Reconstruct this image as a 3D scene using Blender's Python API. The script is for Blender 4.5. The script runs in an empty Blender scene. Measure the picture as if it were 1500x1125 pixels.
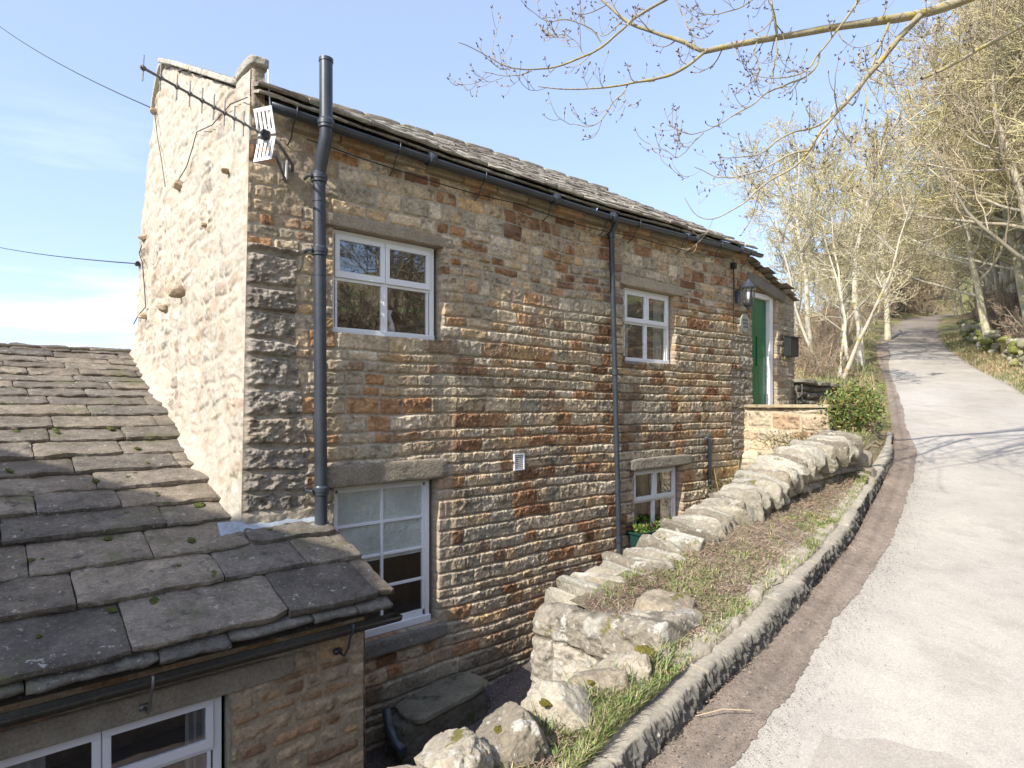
import bpy, math, random
import numpy as np
from math import radians, sin, cos, pi
from mathutils import Vector

# ------------------------------------------------------------------ camera, sky, sun, exposure
SC = bpy.context.scene
A0 = radians(48.9)                      # angle between the view axis and the long wall (the X axis)
CA, SA = cos(A0), sin(A0)
cam = bpy.data.cameras.new("camera"); camo = bpy.data.objects.new("camera", cam)
SC.collection.objects.link(camo); SC.camera = camo
cam.sensor_width = 36.0; cam.lens = 36.0 * 900 / 1500; cam.shift_y = (592 - 562.5) / 1500
cam.clip_start = 0.05; cam.clip_end = 3000
camo.rotation_euler = (radians(90), 0, math.atan2(SA, CA) - pi / 2)
SUN_EL, SUN_TH = radians(38.0), radians(8.0)
S = Vector((-cos(SUN_EL) * cos(SUN_TH), -cos(SUN_EL) * sin(SUN_TH), sin(SUN_EL)))
sl = bpy.data.lights.new("sun", "SUN"); sl.energy = 3.3; sl.angle = radians(0.5); sl.color = (1.0, 0.94, 0.85)
so = bpy.data.objects.new("sun", sl); SC.collection.objects.link(so)
so.rotation_euler = S.to_track_quat('Z', 'Y').to_euler()
W = bpy.data.worlds.new("World"); SC.world = W; W.use_nodes = True
nt = W.node_tree; nt.nodes.clear()
wo = nt.nodes.new("ShaderNodeOutputWorld"); bg = nt.nodes.new("ShaderNodeBackground")
sky = nt.nodes.new("ShaderNodeTexSky"); sky.sky_type = 'NISHITA'; sky.sun_disc = False
sky.sun_elevation = SUN_EL; sky.sun_rotation = math.atan2(S.x, S.y); sky.air_density = 1.0; sky.dust_density = 1.6; sky.ozone_density = 2.4
bg.inputs[1].default_value = 0.15
tc = nt.nodes.new("ShaderNodeTexCoord"); mp = nt.nodes.new("ShaderNodeMapping"); mp.inputs['Scale'].default_value = (1.0, 1.6, 7.0)
mp.inputs['Rotation'].default_value = (0.25, 0.18, 0.5)
cn = nt.nodes.new("ShaderNodeTexNoise"); cn.inputs['Scale'].default_value = 2.2; cn.inputs['Detail'].default_value = 7; cn.inputs['Roughness'].default_value = 0.55
cr = nt.nodes.new("ShaderNodeMapRange"); cr.inputs[1].default_value = 0.47; cr.inputs[2].default_value = 0.78
sp = nt.nodes.new("ShaderNodeSeparateXYZ"); lo = nt.nodes.new("ShaderNodeMapRange"); lo.inputs[1].default_value = 0.42; lo.inputs[2].default_value = 0.02
ml = nt.nodes.new("ShaderNodeMath"); ml.operation = 'MULTIPLY'
mx = nt.nodes.new("ShaderNodeMixRGB"); mx.inputs[2].default_value = (6.2, 6.7, 7.6, 1)
L = nt.links.new
L(tc.outputs['Generated'], mp.inputs[0]); L(mp.outputs[0], cn.inputs['Vector']); L(cn.outputs[0], cr.inputs[0])
L(tc.outputs['Generated'], sp.inputs[0]); L(sp.outputs[2], lo.inputs[0]); L(cr.outputs[0], ml.inputs[0]); L(lo.outputs[0], ml.inputs[1])
pal_ = nt.nodes.new('ShaderNodeMixRGB'); pal_.inputs[0].default_value = 0.42; pal_.inputs[2].default_value = (2.55, 3.0, 4.5, 1); L(sky.outputs[0], pal_.inputs[1])
sd_ = nt.nodes.new('ShaderNodeMath'); sd_.operation = 'SUBTRACT'; L(sp.outputs[1], sd_.inputs[0]); L(sp.outputs[0], sd_.inputs[1])
sr_ = nt.nodes.new('ShaderNodeMapRange'); sr_.inputs[1].default_value = 0.0; sr_.inputs[2].default_value = 0.8; L(sd_.outputs[0], sr_.inputs[0]); m2_ = nt.nodes.new('ShaderNodeMath'); m2_.operation = 'MULTIPLY'; L(sr_.outputs[0], m2_.inputs[0]); L(ml.outputs[0], m2_.inputs[1])
L(m2_.outputs[0], mx.inputs[0]); L(pal_.outputs[0], mx.inputs[1]); L(mx.outputs[0], bg.inputs[0]); L(bg.outputs[0], wo.inputs[0])
SC.view_settings.view_transform = 'Standard'; SC.view_settings.look = 'None'; SC.view_settings.gamma = 1
SC.view_settings.exposure = 1.04
SC.cycles.max_bounces = 8; SC.cycles.transparent_max_bounces = 12

# ------------------------------------------------------------------ helpers
rng = np.random.default_rng(7)
def rdir(x, y):
    r = (x - 750) / 900.0
    return np.array([CA + SA * r, SA - CA * r, (592 - y) / 900.0])
def atY(x, y, Y): d = rdir(x, y); return d * (Y / d[1])
def atX(x, y, X): d = rdir(x, y); return d * (X / d[0])
def atD(x, y, D): return rdir(x, y) * D
def depth(X, Y): return CA * X + SA * Y

def _h(ix, iy, iz, seed):
    n = (ix * 374761393 + iy * 668265263 + iz * 2147483647 + seed * 1442695041) & 0xFFFFFFFF
    n = ((n ^ (n >> 13)) * 1274126177) & 0xFFFFFFFF
    n = ((n ^ (n >> 15)) * 2246822519) & 0xFFFFFFFF
    return ((n ^ (n >> 16)) & 0xFFFF) / 65535.0
def vn(x, y, z=0.0, seed=0):
    x, y, z = np.broadcast_arrays(np.asarray(x, float), np.asarray(y, float), np.asarray(z, float))
    ix, iy, iz = np.floor(x).astype(np.int64), np.floor(y).astype(np.int64), np.floor(z).astype(np.int64)
    fx, fy, fz = x - ix, y - iy, z - iz
    fx, fy, fz = [f * f * (3 - 2 * f) for f in (fx, fy, fz)]
    r = 0
    for a in (0, 1):
        for b in (0, 1):
            for c in (0, 1):
                w = (fx if a else 1 - fx) * (fy if b else 1 - fy) * (fz if c else 1 - fz)
                r = r + w * _h(ix + a, iy + b, iz + c, seed)
    return r * 2 - 1
def vn2(x, y, seed=0):
    x, y = np.broadcast_arrays(np.asarray(x, float), np.asarray(y, float))
    ix, iy = np.floor(x).astype(np.int64), np.floor(y).astype(np.int64)
    fx, fy = x - ix, y - iy
    fx, fy = fx * fx * (3 - 2 * fx), fy * fy * (3 - 2 * fy)
    z = np.zeros_like(ix)
    return ((_h(ix, iy, z, seed) * (1 - fx) + _h(ix + 1, iy, z, seed) * fx) * (1 - fy)
            + (_h(ix, iy + 1, z, seed) * (1 - fx) + _h(ix + 1, iy + 1, z, seed) * fx) * fy) * 2 - 1
def fbm2(x, y, seed=0, o=4, g=0.5):
    r, a, f = 0, 1, 1
    for i in range(o):
        r = r + a * vn2(np.asarray(x) * f, np.asarray(y) * f, seed + i * 17); a *= g; f *= 2.03
    return r
def fbm(x, y, z, seed=0, o=4, g=0.5):
    r, a, f = 0, 1, 1
    for i in range(o):
        r = r + a * vn(x * f, y * f, z * f, seed + i * 17); a *= g; f *= 2.03
    return r
def sst(a, b, x): t = np.clip((x - a) / (b - a), 0, 1); return t * t * (3 - 2 * t)

COL = SC.collection
def tag(o, label=None, cat=None, group=None, kind=None):
    if label: o['label'] = label
    if cat: o['category'] = cat
    if group: o['group'] = group
    if kind: o['kind'] = kind
    return o
def link(name, me, m=None, parent=None):
    o = bpy.data.objects.new(name, me); COL.objects.link(o)
    if m is not None and len(me.materials) == 0: me.materials.append(m)
    if parent is not None: o.parent = parent; o.matrix_parent_inverse = parent.matrix_basis.inverted()
    return o
def empty(name, loc, label, cat, group=None):
    o = bpy.data.objects.new(name, None); COL.objects.link(o); o.location = loc; o.empty_display_size = 0.2
    return tag(o, label, cat, group)
def npmesh(name, V, F, col=None, smooth=True):
    V = np.asarray(V, np.float32).reshape(-1, 3); F = np.asarray(F, np.int32); k = F.shape[1]
    me = bpy.data.meshes.new(name)
    me.vertices.add(len(V)); me.vertices.foreach_set("co", V.ravel())
    me.loops.add(F.size); me.loops.foreach_set("vertex_index", F.ravel())
    me.polygons.add(len(F)); me.polygons.foreach_set("loop_start", np.arange(0, F.size, k, dtype=np.int32))
    try: me.polygons.foreach_set("loop_total", np.full(len(F), k, dtype=np.int32))
    except Exception: pass
    me.polygons.foreach_set("use_smooth", np.full(len(F), smooth, dtype=bool))
    me.update(calc_edges=True); me.validate()
    if col is not None:
        ca = me.color_attributes.new("Col", 'FLOAT_COLOR', 'POINT')
        c = np.ones((len(V), 4), np.float32); c[:, :3] = np.asarray(col, np.float32).reshape(-1, 3)
        ca.data.foreach_set("color", c.ravel())
    return me
def gridF(nu, nv, flip=False):
    i = np.arange(nu * nv).reshape(nu, nv)
    q = np.stack([i[:-1, :-1], i[1:, :-1], i[1:, 1:], i[:-1, 1:]], -1).reshape(-1, 4)
    return q[:, ::-1] if flip else q

class MB:
    """collects primitives for one mesh"""
    def __init__(s): s.V = []; s.F = []; s.C = []; s.n = 0
    def add(s, V, F, c=(1, 1, 1)):
        V = [tuple(v) for v in V]; s.V += V; s.F += [tuple(i + s.n for i in f) for f in F]; s.n += len(V)
        s.C += [c] * len(V) if not hasattr(c[0], '__len__') else list(c)
    def box(s, x0, x1, y0, y1, z0, z1, c=(1, 1, 1)):
        s.add([(x, y, z) for x in (x0, x1) for y in (y0, y1) for z in (z0, z1)],
              [(0, 1, 3, 2), (4, 6, 7, 5), (0, 4, 5, 1), (2, 3, 7, 6), (0, 2, 6, 4), (1, 5, 7, 3)], c)
    def tube(s, pts, r, n=12, c=(1, 1, 1), cap=True):
        pts = [Vector(p) for p in pts]; rs = r if hasattr(r, '__len__') else [r] * len(pts)
        rings = []; up = None
        for i, p in enumerate(pts):
            d = (pts[min(i + 1, len(pts) - 1)] - pts[max(i - 1, 0)]).normalized()
            if up is None: up = Vector((0, 0, 1)) if abs(d.z) < 0.9 else Vector((1, 0, 0))
            a = d.cross(up).normalized(); b = a.cross(d).normalized(); up = b
            rings.append([p + (a * cos(2 * pi * k / n) + b * sin(2 * pi * k / n)) * rs[i] for k in range(n)])
        V = [v for g in rings for v in g]; F = []
        for i in range(len(rings) - 1):
            for k in range(n):
                F.append((i * n + k, i * n + (k + 1) % n, (i + 1) * n + (k + 1) % n, (i + 1) * n + k))
        if cap: F += [tuple(range(n))[::-1], tuple((len(rings) - 1) * n + k for k in range(n))]
        s.add(V, F, c)
    def build(s, name, m, parent=None, smooth=False, bevel=0, solid=None):
        me = bpy.data.meshes.new(name); me.from_pydata(s.V, [], s.F); me.update()
        ca = me.color_attributes.new("Col", 'FLOAT_COLOR', 'POINT')
        c = np.ones((len(s.V), 4), np.float32); c[:, :3] = np.array(s.C, np.float32); ca.data.foreach_set("color", c.ravel())
        if smooth:
            for p in me.polygons: p.use_smooth = len(p.vertices) <= 4
        o = link(name, me, m, parent)
        if bevel:
            b = o.modifiers.new("bevel", 'BEVEL'); b.width = bevel; b.segments = 2; b.limit_method = 'ANGLE'; b.harden_normals = False
        return o

# ------------------------------------------------------------------ materials
def mat(name, base=None, rough=0.9, var=((3, 0.25), (30, 0.2)), bump=((60, 0.3, 0.004),), spots=(), spec=0.3, metal=0.0, mult=(1, 1, 1)):
    """base None: colour attribute.  var: (scale, amount) noise multipliers.  spots: (scale, threshold, colour, softness)"""
    m = bpy.data.materials.new(name); m.use_nodes = True; n = m.node_tree.nodes; l = m.node_tree.links.new
    p = n['Principled BSDF']; p.inputs['Roughness'].default_value = rough; p.inputs['Metallic'].default_value = metal
    p.inputs['Specular IOR Level'].default_value = spec
    co = n.new('ShaderNodeTexCoord').outputs['Object']
    if base is None:
        at = n.new('ShaderNodeAttribute'); at.attribute_name = 'Col'; c = at.outputs['Color']
    else:
        rgb = n.new('ShaderNodeRGB'); rgb.outputs[0].default_value = (*base, 1); c = rgb.outputs[0]
    if mult != (1, 1, 1):
        x = n.new('ShaderNodeMixRGB'); x.blend_type = 'MULTIPLY'; x.inputs[0].default_value = 1; x.inputs[2].default_value = (*mult, 1); l(c, x.inputs[1]); c = x.outputs[0]
    def noise(sc, det=4, rg=0.6):
        t = n.new('ShaderNodeTexNoise'); t.inputs['Scale'].default_value = sc; t.inputs['Detail'].default_value = det; t.inputs['Roughness'].default_value = rg; l(co, t.inputs['Vector']); return t.outputs[0]
    for sc, am in var:
        r = n.new('ShaderNodeMapRange'); r.inputs[1].default_value = 0.25; r.inputs[2].default_value = 0.75; r.inputs[3].default_value = 1 - am; r.inputs[4].default_value = 1 + am
        l(noise(sc), r.inputs[0]); x = n.new('ShaderNodeVectorMath'); x.operation = 'SCALE'; l(c, x.inputs[0]); l(r.outputs[0], x.inputs['Scale']); c = x.outputs[0]
    for sc, th, cl, soft in spots:
        r = n.new('ShaderNodeMapRange'); r.inputs[1].default_value = th; r.inputs[2].default_value = th + soft; l(noise(sc, 5, 0.65), r.inputs[0])
        x = n.new('ShaderNodeMixRGB'); x.inputs[2].default_value = (*cl, 1); l(r.outputs[0], x.inputs[0]); l(c, x.inputs[1]); c = x.outputs[0]
    l(c, p.inputs['Base Color'])
    prev = None
    for sc, st, ds in bump:
        b = n.new('ShaderNodeBump'); b.inputs['Strength'].default_value = st; b.inputs['Distance'].default_value = ds; l(noise(sc, 6, 0.65), b.inputs['Height'])
        if prev is not None: l(prev, b.inputs['Normal'])
        prev = b.outputs[0]
    if prev is not None: l(prev, p.inputs['Normal'])
    return m
M = {}
M['wall'] = mat('rubble_stone', None, 0.92, ((9, 0.22), (38, 0.30), (130, 0.25)), ((45, 0.6, 0.008), (160, 0.5, 0.003)))
M['render'] = mat('lime_pointed_stone', None, 0.95, ((6, 0.12), (45, 0.15)), ((30, 0.5, 0.008), (140, 0.5, 0.003)))
M['slate'] = mat('stone_slate', None, 0.85, ((2.2, .30), (7, 0.32), (35, 0.32), (120, .25)), ((9, .5, .012), (28, 0.7, 0.009), (130, 0.6, 0.004)),
                 ((2.4, 0.56, (0.115, 0.12, 0.055), 0.16), (8, .57, (.075, .068, .06), .10), (13, 0.63, (0.34, 0.33, 0.28), 0.04), (46, 0.655, (0.45, 0.45, 0.40), 0.025), (6, .72, (.13, .14, .03), .03)), spec=0.3)
M['slate_pale'] = mat('old_stone_slate', None, 0.9, ((4, 0.3), (30, 0.35)), ((28, 0.6, 0.008), (110, 0.5, 0.004)),
                 ((14, 0.60, (0.42, 0.40, 0.34), 0.06), (9, 0.66, (0.20, 0.19, 0.07), 0.08)))  # paler, lichened slate for the cottage roofs
M['rock'] = mat('lichened_boulder', None, 0.92, ((5, 0.22), (40, 0.25)), ((14, .9, .02), (40, 0.9, 0.01), (130, 0.7, 0.004)),
                ((7.5, 0.60, (0.42, 0.405, 0.35), 0.03), (30, 0.61, (0.42, 0.405, 0.35), 0.03), (4.2, .60, (.17, .15, .11), .10), (5.5, 0.62, (0.15, 0.135, 0.04), 0.05)))
M['block'] = mat('grey_gritstone', None, 0.92, ((5, 0.22), (45, 0.28)), ((17, 1.0, 0.03), (60, .8, .01), (160, 0.6, 0.004)), ((13, 0.64, (0.38, 0.36, 0.30), 0.05),))
M['white'] = mat('white_paint', (0.78, 0.79, 0.80), 0.45, ((3, 0.05),), ((90, 0.1, 0.001),), ((22, 0.70, (0.5, 0.47, 0.4), 0.06),), spec=0.4)
M['green'] = mat('green_paint', (0.006, 0.13, 0.045), 0.3, ((3, 0.12),), ((50, 0.06, 0.001),), spec=0.5)
M['black'] = mat('black_iron', (0.038, 0.046, 0.060), 0.38, ((5, 0.3), (60, 0.2)), ((70, 0.25, 0.002),), ((30, 0.69, (0.16, 0.17, 0.17), 0.05),), spec=0.6)
M['cable'] = mat('black_rubber', (0.03, 0.03, 0.03), 0.6, ((9, 0.1),), ())
M['steel'] = mat('weathered_aluminium', (0.22, 0.21, 0.20), 0.45, ((20, 0.3),), (), metal=0.6)
M['plasticw'] = mat('white_metal_reflector', (0.72, 0.72, 0.70), 0.5, ((8, 0.08),), (), ((25, 0.68, (0.4, 0.37, 0.3), 0.1),))
M['lead'] = mat('lead_sheet', (0.34, 0.38, 0.43), 0.5, ((5, 0.25), (40, 0.15)), ((30, 0.3, 0.004),))
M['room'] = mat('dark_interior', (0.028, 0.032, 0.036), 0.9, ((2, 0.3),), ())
M['curtain'] = mat('pale_curtain', (0.42, 0.43, 0.43), 0.9, ((6, 0.12),), ((20, 0.2, 0.01),))
M['blind'] = mat('wrinkled_pale_blind', (0.86, 0.95, 0.88), 0.6, ((5, 0.2), (30, 0.12)), ((9, 0.9, 0.05),))
M['grey'] = mat('grey_metal_paint', (0.022, 0.025, 0.028), 0.45, ((8, 0.2),), ())
M['bark'] = mat('lichened_bark', None, 0.9, ((3, 0.2), (30, 0.3)), ((40, 0.6, 0.01),), ((6, 0.55, (0.36, 0.30, 0.07), 0.1),))
M['twig'] = mat('twig_bark', None, 0.85, ((1.2, 0.22),), ())
M['road'] = mat('worn_asphalt', None, 0.88, ((0.7, 0.07), (3.2, 0.07), (16, .06), (90, 0.2), (260, 0.24)), ((120, 0.5, 0.004), (300, 0.6, 0.002)), ((150, 0.70, (0.20, 0.18, 0.16), 0.05),))
M['soil'] = mat('brown_soil', None, 0.95, ((2, 0.15), (25, 0.25), (140, 0.3)), ((35, 0.6, 0.012), (140, 0.7, 0.005)), ((120, 0.70, (0.38, 0.33, 0.27), 0.03),))
M['ground'] = mat('rough_grassland', None, 0.95, ((0.6, 0.2), (6, 0.3), (60, 0.35)), ((12, 0.6, 0.05), (60, 0.6, 0.02)))
M['gravel'] = mat('gravel', (0.15, 0.125, 0.115), 0.95, ((2, 0.2), (90, 0.5)), ((70, 1.0, 0.02),), ((80, 0.66, (0.45, 0.4, 0.36), 0.03),))
M['kerb'] = mat('kerb_stone', None, 0.9, ((3, 0.15), (45, 0.25)), ((35, 0.6, 0.008), (140, 0.5, 0.003)), ((9, 0.64, (0.48, 0.45, 0.38), 0.05),))
M['grass'] = mat('grass_blades', None, 0.7, ((3, 0.2),), ())
M['leaf'] = mat('shrub_leaves', None, 0.5, ((8, 0.25),), ())
M['trough'] = mat('green_plastic', (0.014, 0.048, 0.038), 0.4, ((8, 0.15),), ())
M['plaque'] = mat('slate_plaque', (0.27, 0.29, 0.26), 0.6, ((12, 0.15),), ())
def glass_mat(name, tint=(1, 1, 1), base_r=0.10):
    m = bpy.data.materials.new(name); m.use_nodes = True; n = m.node_tree.nodes; l = m.node_tree.links.new
    for x in list(n):
        if x.type != 'OUTPUT_MATERIAL': n.remove(x)
    out = [x for x in n if x.type == 'OUTPUT_MATERIAL'][0]
    t = n.new('ShaderNodeBsdfTransparent'); t.inputs[0].default_value = (*tint, 1)
    g = n.new('ShaderNodeBsdfGlossy'); g.inputs['Roughness'].default_value = 0.015
    f = n.new('ShaderNodeFresnel'); f.inputs[0].default_value = 1.55
    a = n.new('ShaderNodeMath'); a.operation = 'MULTIPLY_ADD'; a.inputs[1].default_value = 1.5; a.inputs[2].default_value = base_r
    tx = n.new('ShaderNodeTexNoise'); tx.inputs['Scale'].default_value = 2.2; tc_ = n.new('ShaderNodeTexCoord'); l(tc_.outputs['Object'], tx.inputs['Vector'])
    b = n.new('ShaderNodeBump'); b.inputs['Strength'].default_value = 0.05; b.inputs['Distance'].default_value = 0.02; l(tx.outputs[0], b.inputs['Height']); l(b.outputs[0], g.inputs['Normal'])
    ge = n.new('ShaderNodeNewGeometry'); io = n.new('ShaderNodeMath'); io.operation = 'MULTIPLY_ADD'; io.inputs[1].default_value = -.905; io.inputs[2].default_value = 1.55; l(ge.outputs['Backfacing'], io.inputs[0]); l(io.outputs[0], f.inputs[0])
    l(f.outputs[0], a.inputs[0]); mxx = n.new('ShaderNodeMixShader'); l(a.outputs[0], mxx.inputs[0]); l(t.outputs[0], mxx.inputs[1]); l(g.outputs[0], mxx.inputs[2]); l(mxx.outputs[0], out.inputs[0])
    return m
M['glass'] = glass_mat('window_glass')

# ------------------------------------------------------------------ terrain numbers
_hd = np.array([-60, -20, 0, 9.3, 14.8, 21.8, 32, 82, 150, 400]); _hz = np.array([-9, -4.4, -1.83, -0.60, 0.20, 1.26, 3.2, 12.0, 23.5, 50])
def hr(d): d = np.asarray(d, float); return (np.interp(d - 1.2, _hd, _hz) + 2 * np.interp(d, _hd, _hz) + np.interp(d + 1.2, _hd, _hz)) / 4
def onlane(x, y):
    d = rdir(x, y); t = 3.0 if y > 600 else 12.0
    if d[2] > 0.005:
        ts = np.linspace(8, 160, 3000); f = np.interp(ts, _hd, _hz) - d[2] * ts; k = np.where(f[:-1] * f[1:] < 0)[0]; t = ts[k[0]] if len(k) else 100
    else:
        ts = np.linspace(1, 20, 4000); f = np.interp(ts, _hd, _hz) - d[2] * ts; t = ts[np.argmin(np.abs(f))]
    return d * t
_kp = np.array([onlane(x, y)[:2] for x, y in ((947, 1120), (977, 1090), (1010, 1057), (1063, 1003), (1117, 950), (1132, 927), (1164, 890), (1205, 852), (1231, 817), (1255, 782), (1284, 729), (1299, 697), (1309, 665), (1309, 644), (1306, 626), (1303, 588), (1296, 553), (1287, 529), (1283, 505), (1297, 484), (1327, 466))])
_kx = np.concatenate([[-25, -6, 0], _kp[:, 0], [_kp[-1, 0] + 40]]); _ky = np.concatenate([[.9, 1.0, 1.2], _kp[:, 1], [_kp[-1, 1] + 2]])
def kerbY(x):
    x = np.asarray(x, float); r = 0
    for o, w in ((-1, 1), (-0.5, 2), (0, 2), (0.5, 2), (1, 1)): r = r + w * np.interp(x + o * np.clip(x / 12, .25, 1.5), _kx, _ky)
    return r / 8
def kerb_normal(x):
    s = (kerbY(x + 0.2) - kerbY(x - 0.2)) / 0.4; k = 1 / np.sqrt(1 + s * s); return -s * k, k      # unit vector to the left of the lane
def off(x, t): nx, ny = kerb_normal(x); return x + nx * t, kerbY(x) + ny * t
ROADW = 2.75
def yard_z(x): return np.clip(-3.45 + 0.16 * (x - 3.5), -3.6, -2.4)
PI = pi

# ------------------------------------------------------------------ coursed rubble, as relief and colour of a height field
BROWN = np.array([(.46, .375, .27), (.52, .44, .33), (.41, .35, .265), (.40, .24, .13), (.50, .385, .25), (.22, .125, .075), (.37, .33, .26), (.56, .49, .39), (.34, .19, .10), (.45, .37, .265), (.52, .44, .33), (.43, .38, .30), (.48, .40, .29), (.27, .155, .09), (.39, .345, .27), (.47, .33, .19)]) * np.array((1.05, 1.0, .91))
GREYS = np.array([(.27, .25, .22), (.31, .29, .25), (.24, .22, .19), (.29, .26, .21)])
CREAM = np.array([(.50, .42, .31), (.54, .48, .38), (.46, .40, .31), (.52, .43, .30), (.40, .33, .25), (.42, .31, .22)])
def courses(U, V, seed, ch, sw, warp=0.02, vmin=None, vmax=None):
    r = np.random.default_rng(seed)
    v = V + warp * vn2(U * 0.7, V * 0.5, seed) + warp * 0.35 * vn2(U * 3.1, V * 2.0, seed + 1) + 0.005 * vn2(U * 17, V * 17, seed + 2)
    lo_, hi = v.min() - 0.5, v.max() + 0.5
    hs = []
    while lo_ + sum(hs) < hi: hs.append(ch[0] + (ch[1] - ch[0]) * r.random() ** 1.4)
    vb = lo_ + np.concatenate([[0], np.cumsum(hs)])
    ci = np.clip(np.searchsorted(vb, v) - 1, 0, len(hs) - 1)
    db = v - vb[ci]; dt = vb[ci + 1] - v; vf = db / (vb[ci + 1] - vb[ci])
    sid = np.zeros(U.shape, int); dl = np.zeros(U.shape); dr = np.zeros(U.shape); uf = np.zeros(U.shape)
    u0 = U + 0.010 * vn2(U * 9 + 5, V * 9, seed + 3); base = 0
    for c in range(len(hs)):
        m = ci == c
        ws = []; tot = U.max() - U.min() + 2
        while sum(ws) < tot: ws.append((sw[0] + (sw[1] - sw[0]) * r.random() ** 1.5) * (0.75 + 2.2 * hs[c]))
        ub = U.min() - 0.6 * r.random() - 0.2 + np.concatenate([[0], np.cumsum(ws)])
        if m.any():
            sl = (r.random() - 0.5) * 0.3
            uu = u0[m] + sl * (db[m] - hs[c] / 2)
            si = np.clip(np.searchsorted(ub, uu) - 1, 0, len(ws) - 1)
            sid[m] = base + si; dl[m] = uu - ub[si]; dr[m] = ub[si + 1] - uu; uf[m] = dl[m] / (ub[si + 1] - ub[si])
        base += len(ws)
    R = r.random((base + 1, 6))
    k = 0.006
    e = -k * np.log(np.exp(-dl / k) + np.exp(-dr / k) + np.exp(-db / k) + np.exp(-dt / k) + 1e-30)
    return dict(e=e, vf=vf, uf=uf, R=R[sid], db=db, dt=dt)
def relief(U, V, c, seed, joint=0.010, soft=0.016, amp=0.022, ledge=0.0, rough=0.010, pal=BROWN, mortar=(.40, .345, .265), jvar=0.008):
    e, vf, uf, R = c['e'], c['vf'], c['uf'], c['R']
    jw = joint + jvar * vn2(U * 3, V * 3, seed + 40)
    s = sst(0, 1, (e - jw) / soft)
    h = amp * (0.45 + 0.8 * R[..., 0]) + 0.6 * rough * (R[..., 1] - 0.5) * (uf - 0.5) * 2 + ledge * (vf - 0.25)
    h = h + rough * fbm2(U * 14 + R[..., 2] * 50, V * 18, seed + 5, 4, 0.55) + 0.4 * rough * np.abs(vn2(U * 40, V * 34, seed + 9))
    h = s * h + (1 - s) * 0.003 * fbm2(U * 30, V * 30, seed + 6, 3)
    pi_ = (R[..., 3] * len(pal)).astype(int) % len(pal)
    col = pal[pi_] * (0.8 + 0.4 * R[..., 4])[..., None]
    bl = sst(-0.1, 0.7, fbm2(U * 9, V * 13, seed + 7, 3))[..., None] * R[..., 5][..., None]
    col = col * (1 - 0.7 * bl) + 0.7 * bl * pal[(pi_ + 3) % len(pal)]; col = col * (1 + .16 * fbm2(U * 26, V * 34, seed + 12, 3))[..., None]; dk_ = sst(.35, .8, fbm2(U * 13 + 9, V * 17, seed + 13, 3))[..., None]; col = col * (1 - .45 * dk_)
    ms = sst(0, 1, (e - jw * 0.8) / 0.006)[..., None]
    col = np.array(mortar) * (1 + 0.15 * fbm2(U * 8, V * 8, seed + 8, 3)[..., None]) * (1 - ms) + col * ms
    return h, col

def ledged(U, V, c, seed, joint, soft, amp, ledge, rough, pal=BROWN, mortar=(.3, .24, .165)):
    R, vf = c['R'], c['vf']; jag = .006 * vn2(U * 34, V * 12, seed + 50) + .003 * vn2(U * 90, V * 30, seed + 51)
    dt = c['dt'] + jag - .003; db = c['db'] + .5 * jag; side = c['e']
    top = sst(.003, .024, dt); bot = sst(.004, .012, db); sd = sst(.002, .010, np.where(side < np.minimum(c['dt'], c['db']) - .001, side, .02))
    s = top * bot * (.72 + .28 * sd)
    h = amp * (.95 + .18 * R[..., 0]) + .016 * vf + rough * (.45 + .9 * vf) * (fbm2(U * 16 + R[..., 2] * 40, V * 15, seed + 5, 4, .6) * .7 + .5 * np.abs(vn2(U * 46, V * 22, seed + 9)))
    h = s * h + (1 - s) * .003 * fbm2(U * 30, V * 30, seed + 6, 3)
    col = pal[(R[..., 3] * len(pal)).astype(int) % len(pal)] * (.78 + .42 * R[..., 4])[..., None]
    bl = sst(-.1, .6, fbm2(U * 11, V * 15, seed + 7, 3))[..., None] * R[..., 5][..., None]; col = col * (1 - .6 * bl) + .6 * bl * pal[((R[..., 3] * len(pal)).astype(int) + 3) % len(pal)]
    col = col * (1 + .20 * fbm2(U * 26, V * 34, seed + 12, 3))[..., None]; dk_ = sst(.3, .8, fbm2(U * 12 + 9, V * 17, seed + 13, 3))[..., None]; col = col * (1 - .5 * dk_)
    ms = (sst(.002, .008, dt) * sst(.002, .008, db) * (.4 + .6 * sd))[..., None]
    return h, np.array(mortar) * (1 - ms) + col * ms
def panel(name, origin, uv, nv, us, vs, h, col, m, parent, topfn=None):
    """height field standing on the plane origin + u*uv + z, pushed out along nv by h"""
    U, V = us, vs
    P = np.array(origin) + U[..., None] * np.array(uv) + V[..., None] * np.array((0, 0, 1.0)) + h[..., None] * np.array(nv)
    n1, n2 = U.shape
    up = np.cross(uv, (0, 0, 1.0)); flip = np.dot(up, nv) < 0
    me = npmesh(name, P, gridF(n1, n2, flip), col)
    return link(name, me, m, parent)

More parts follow.
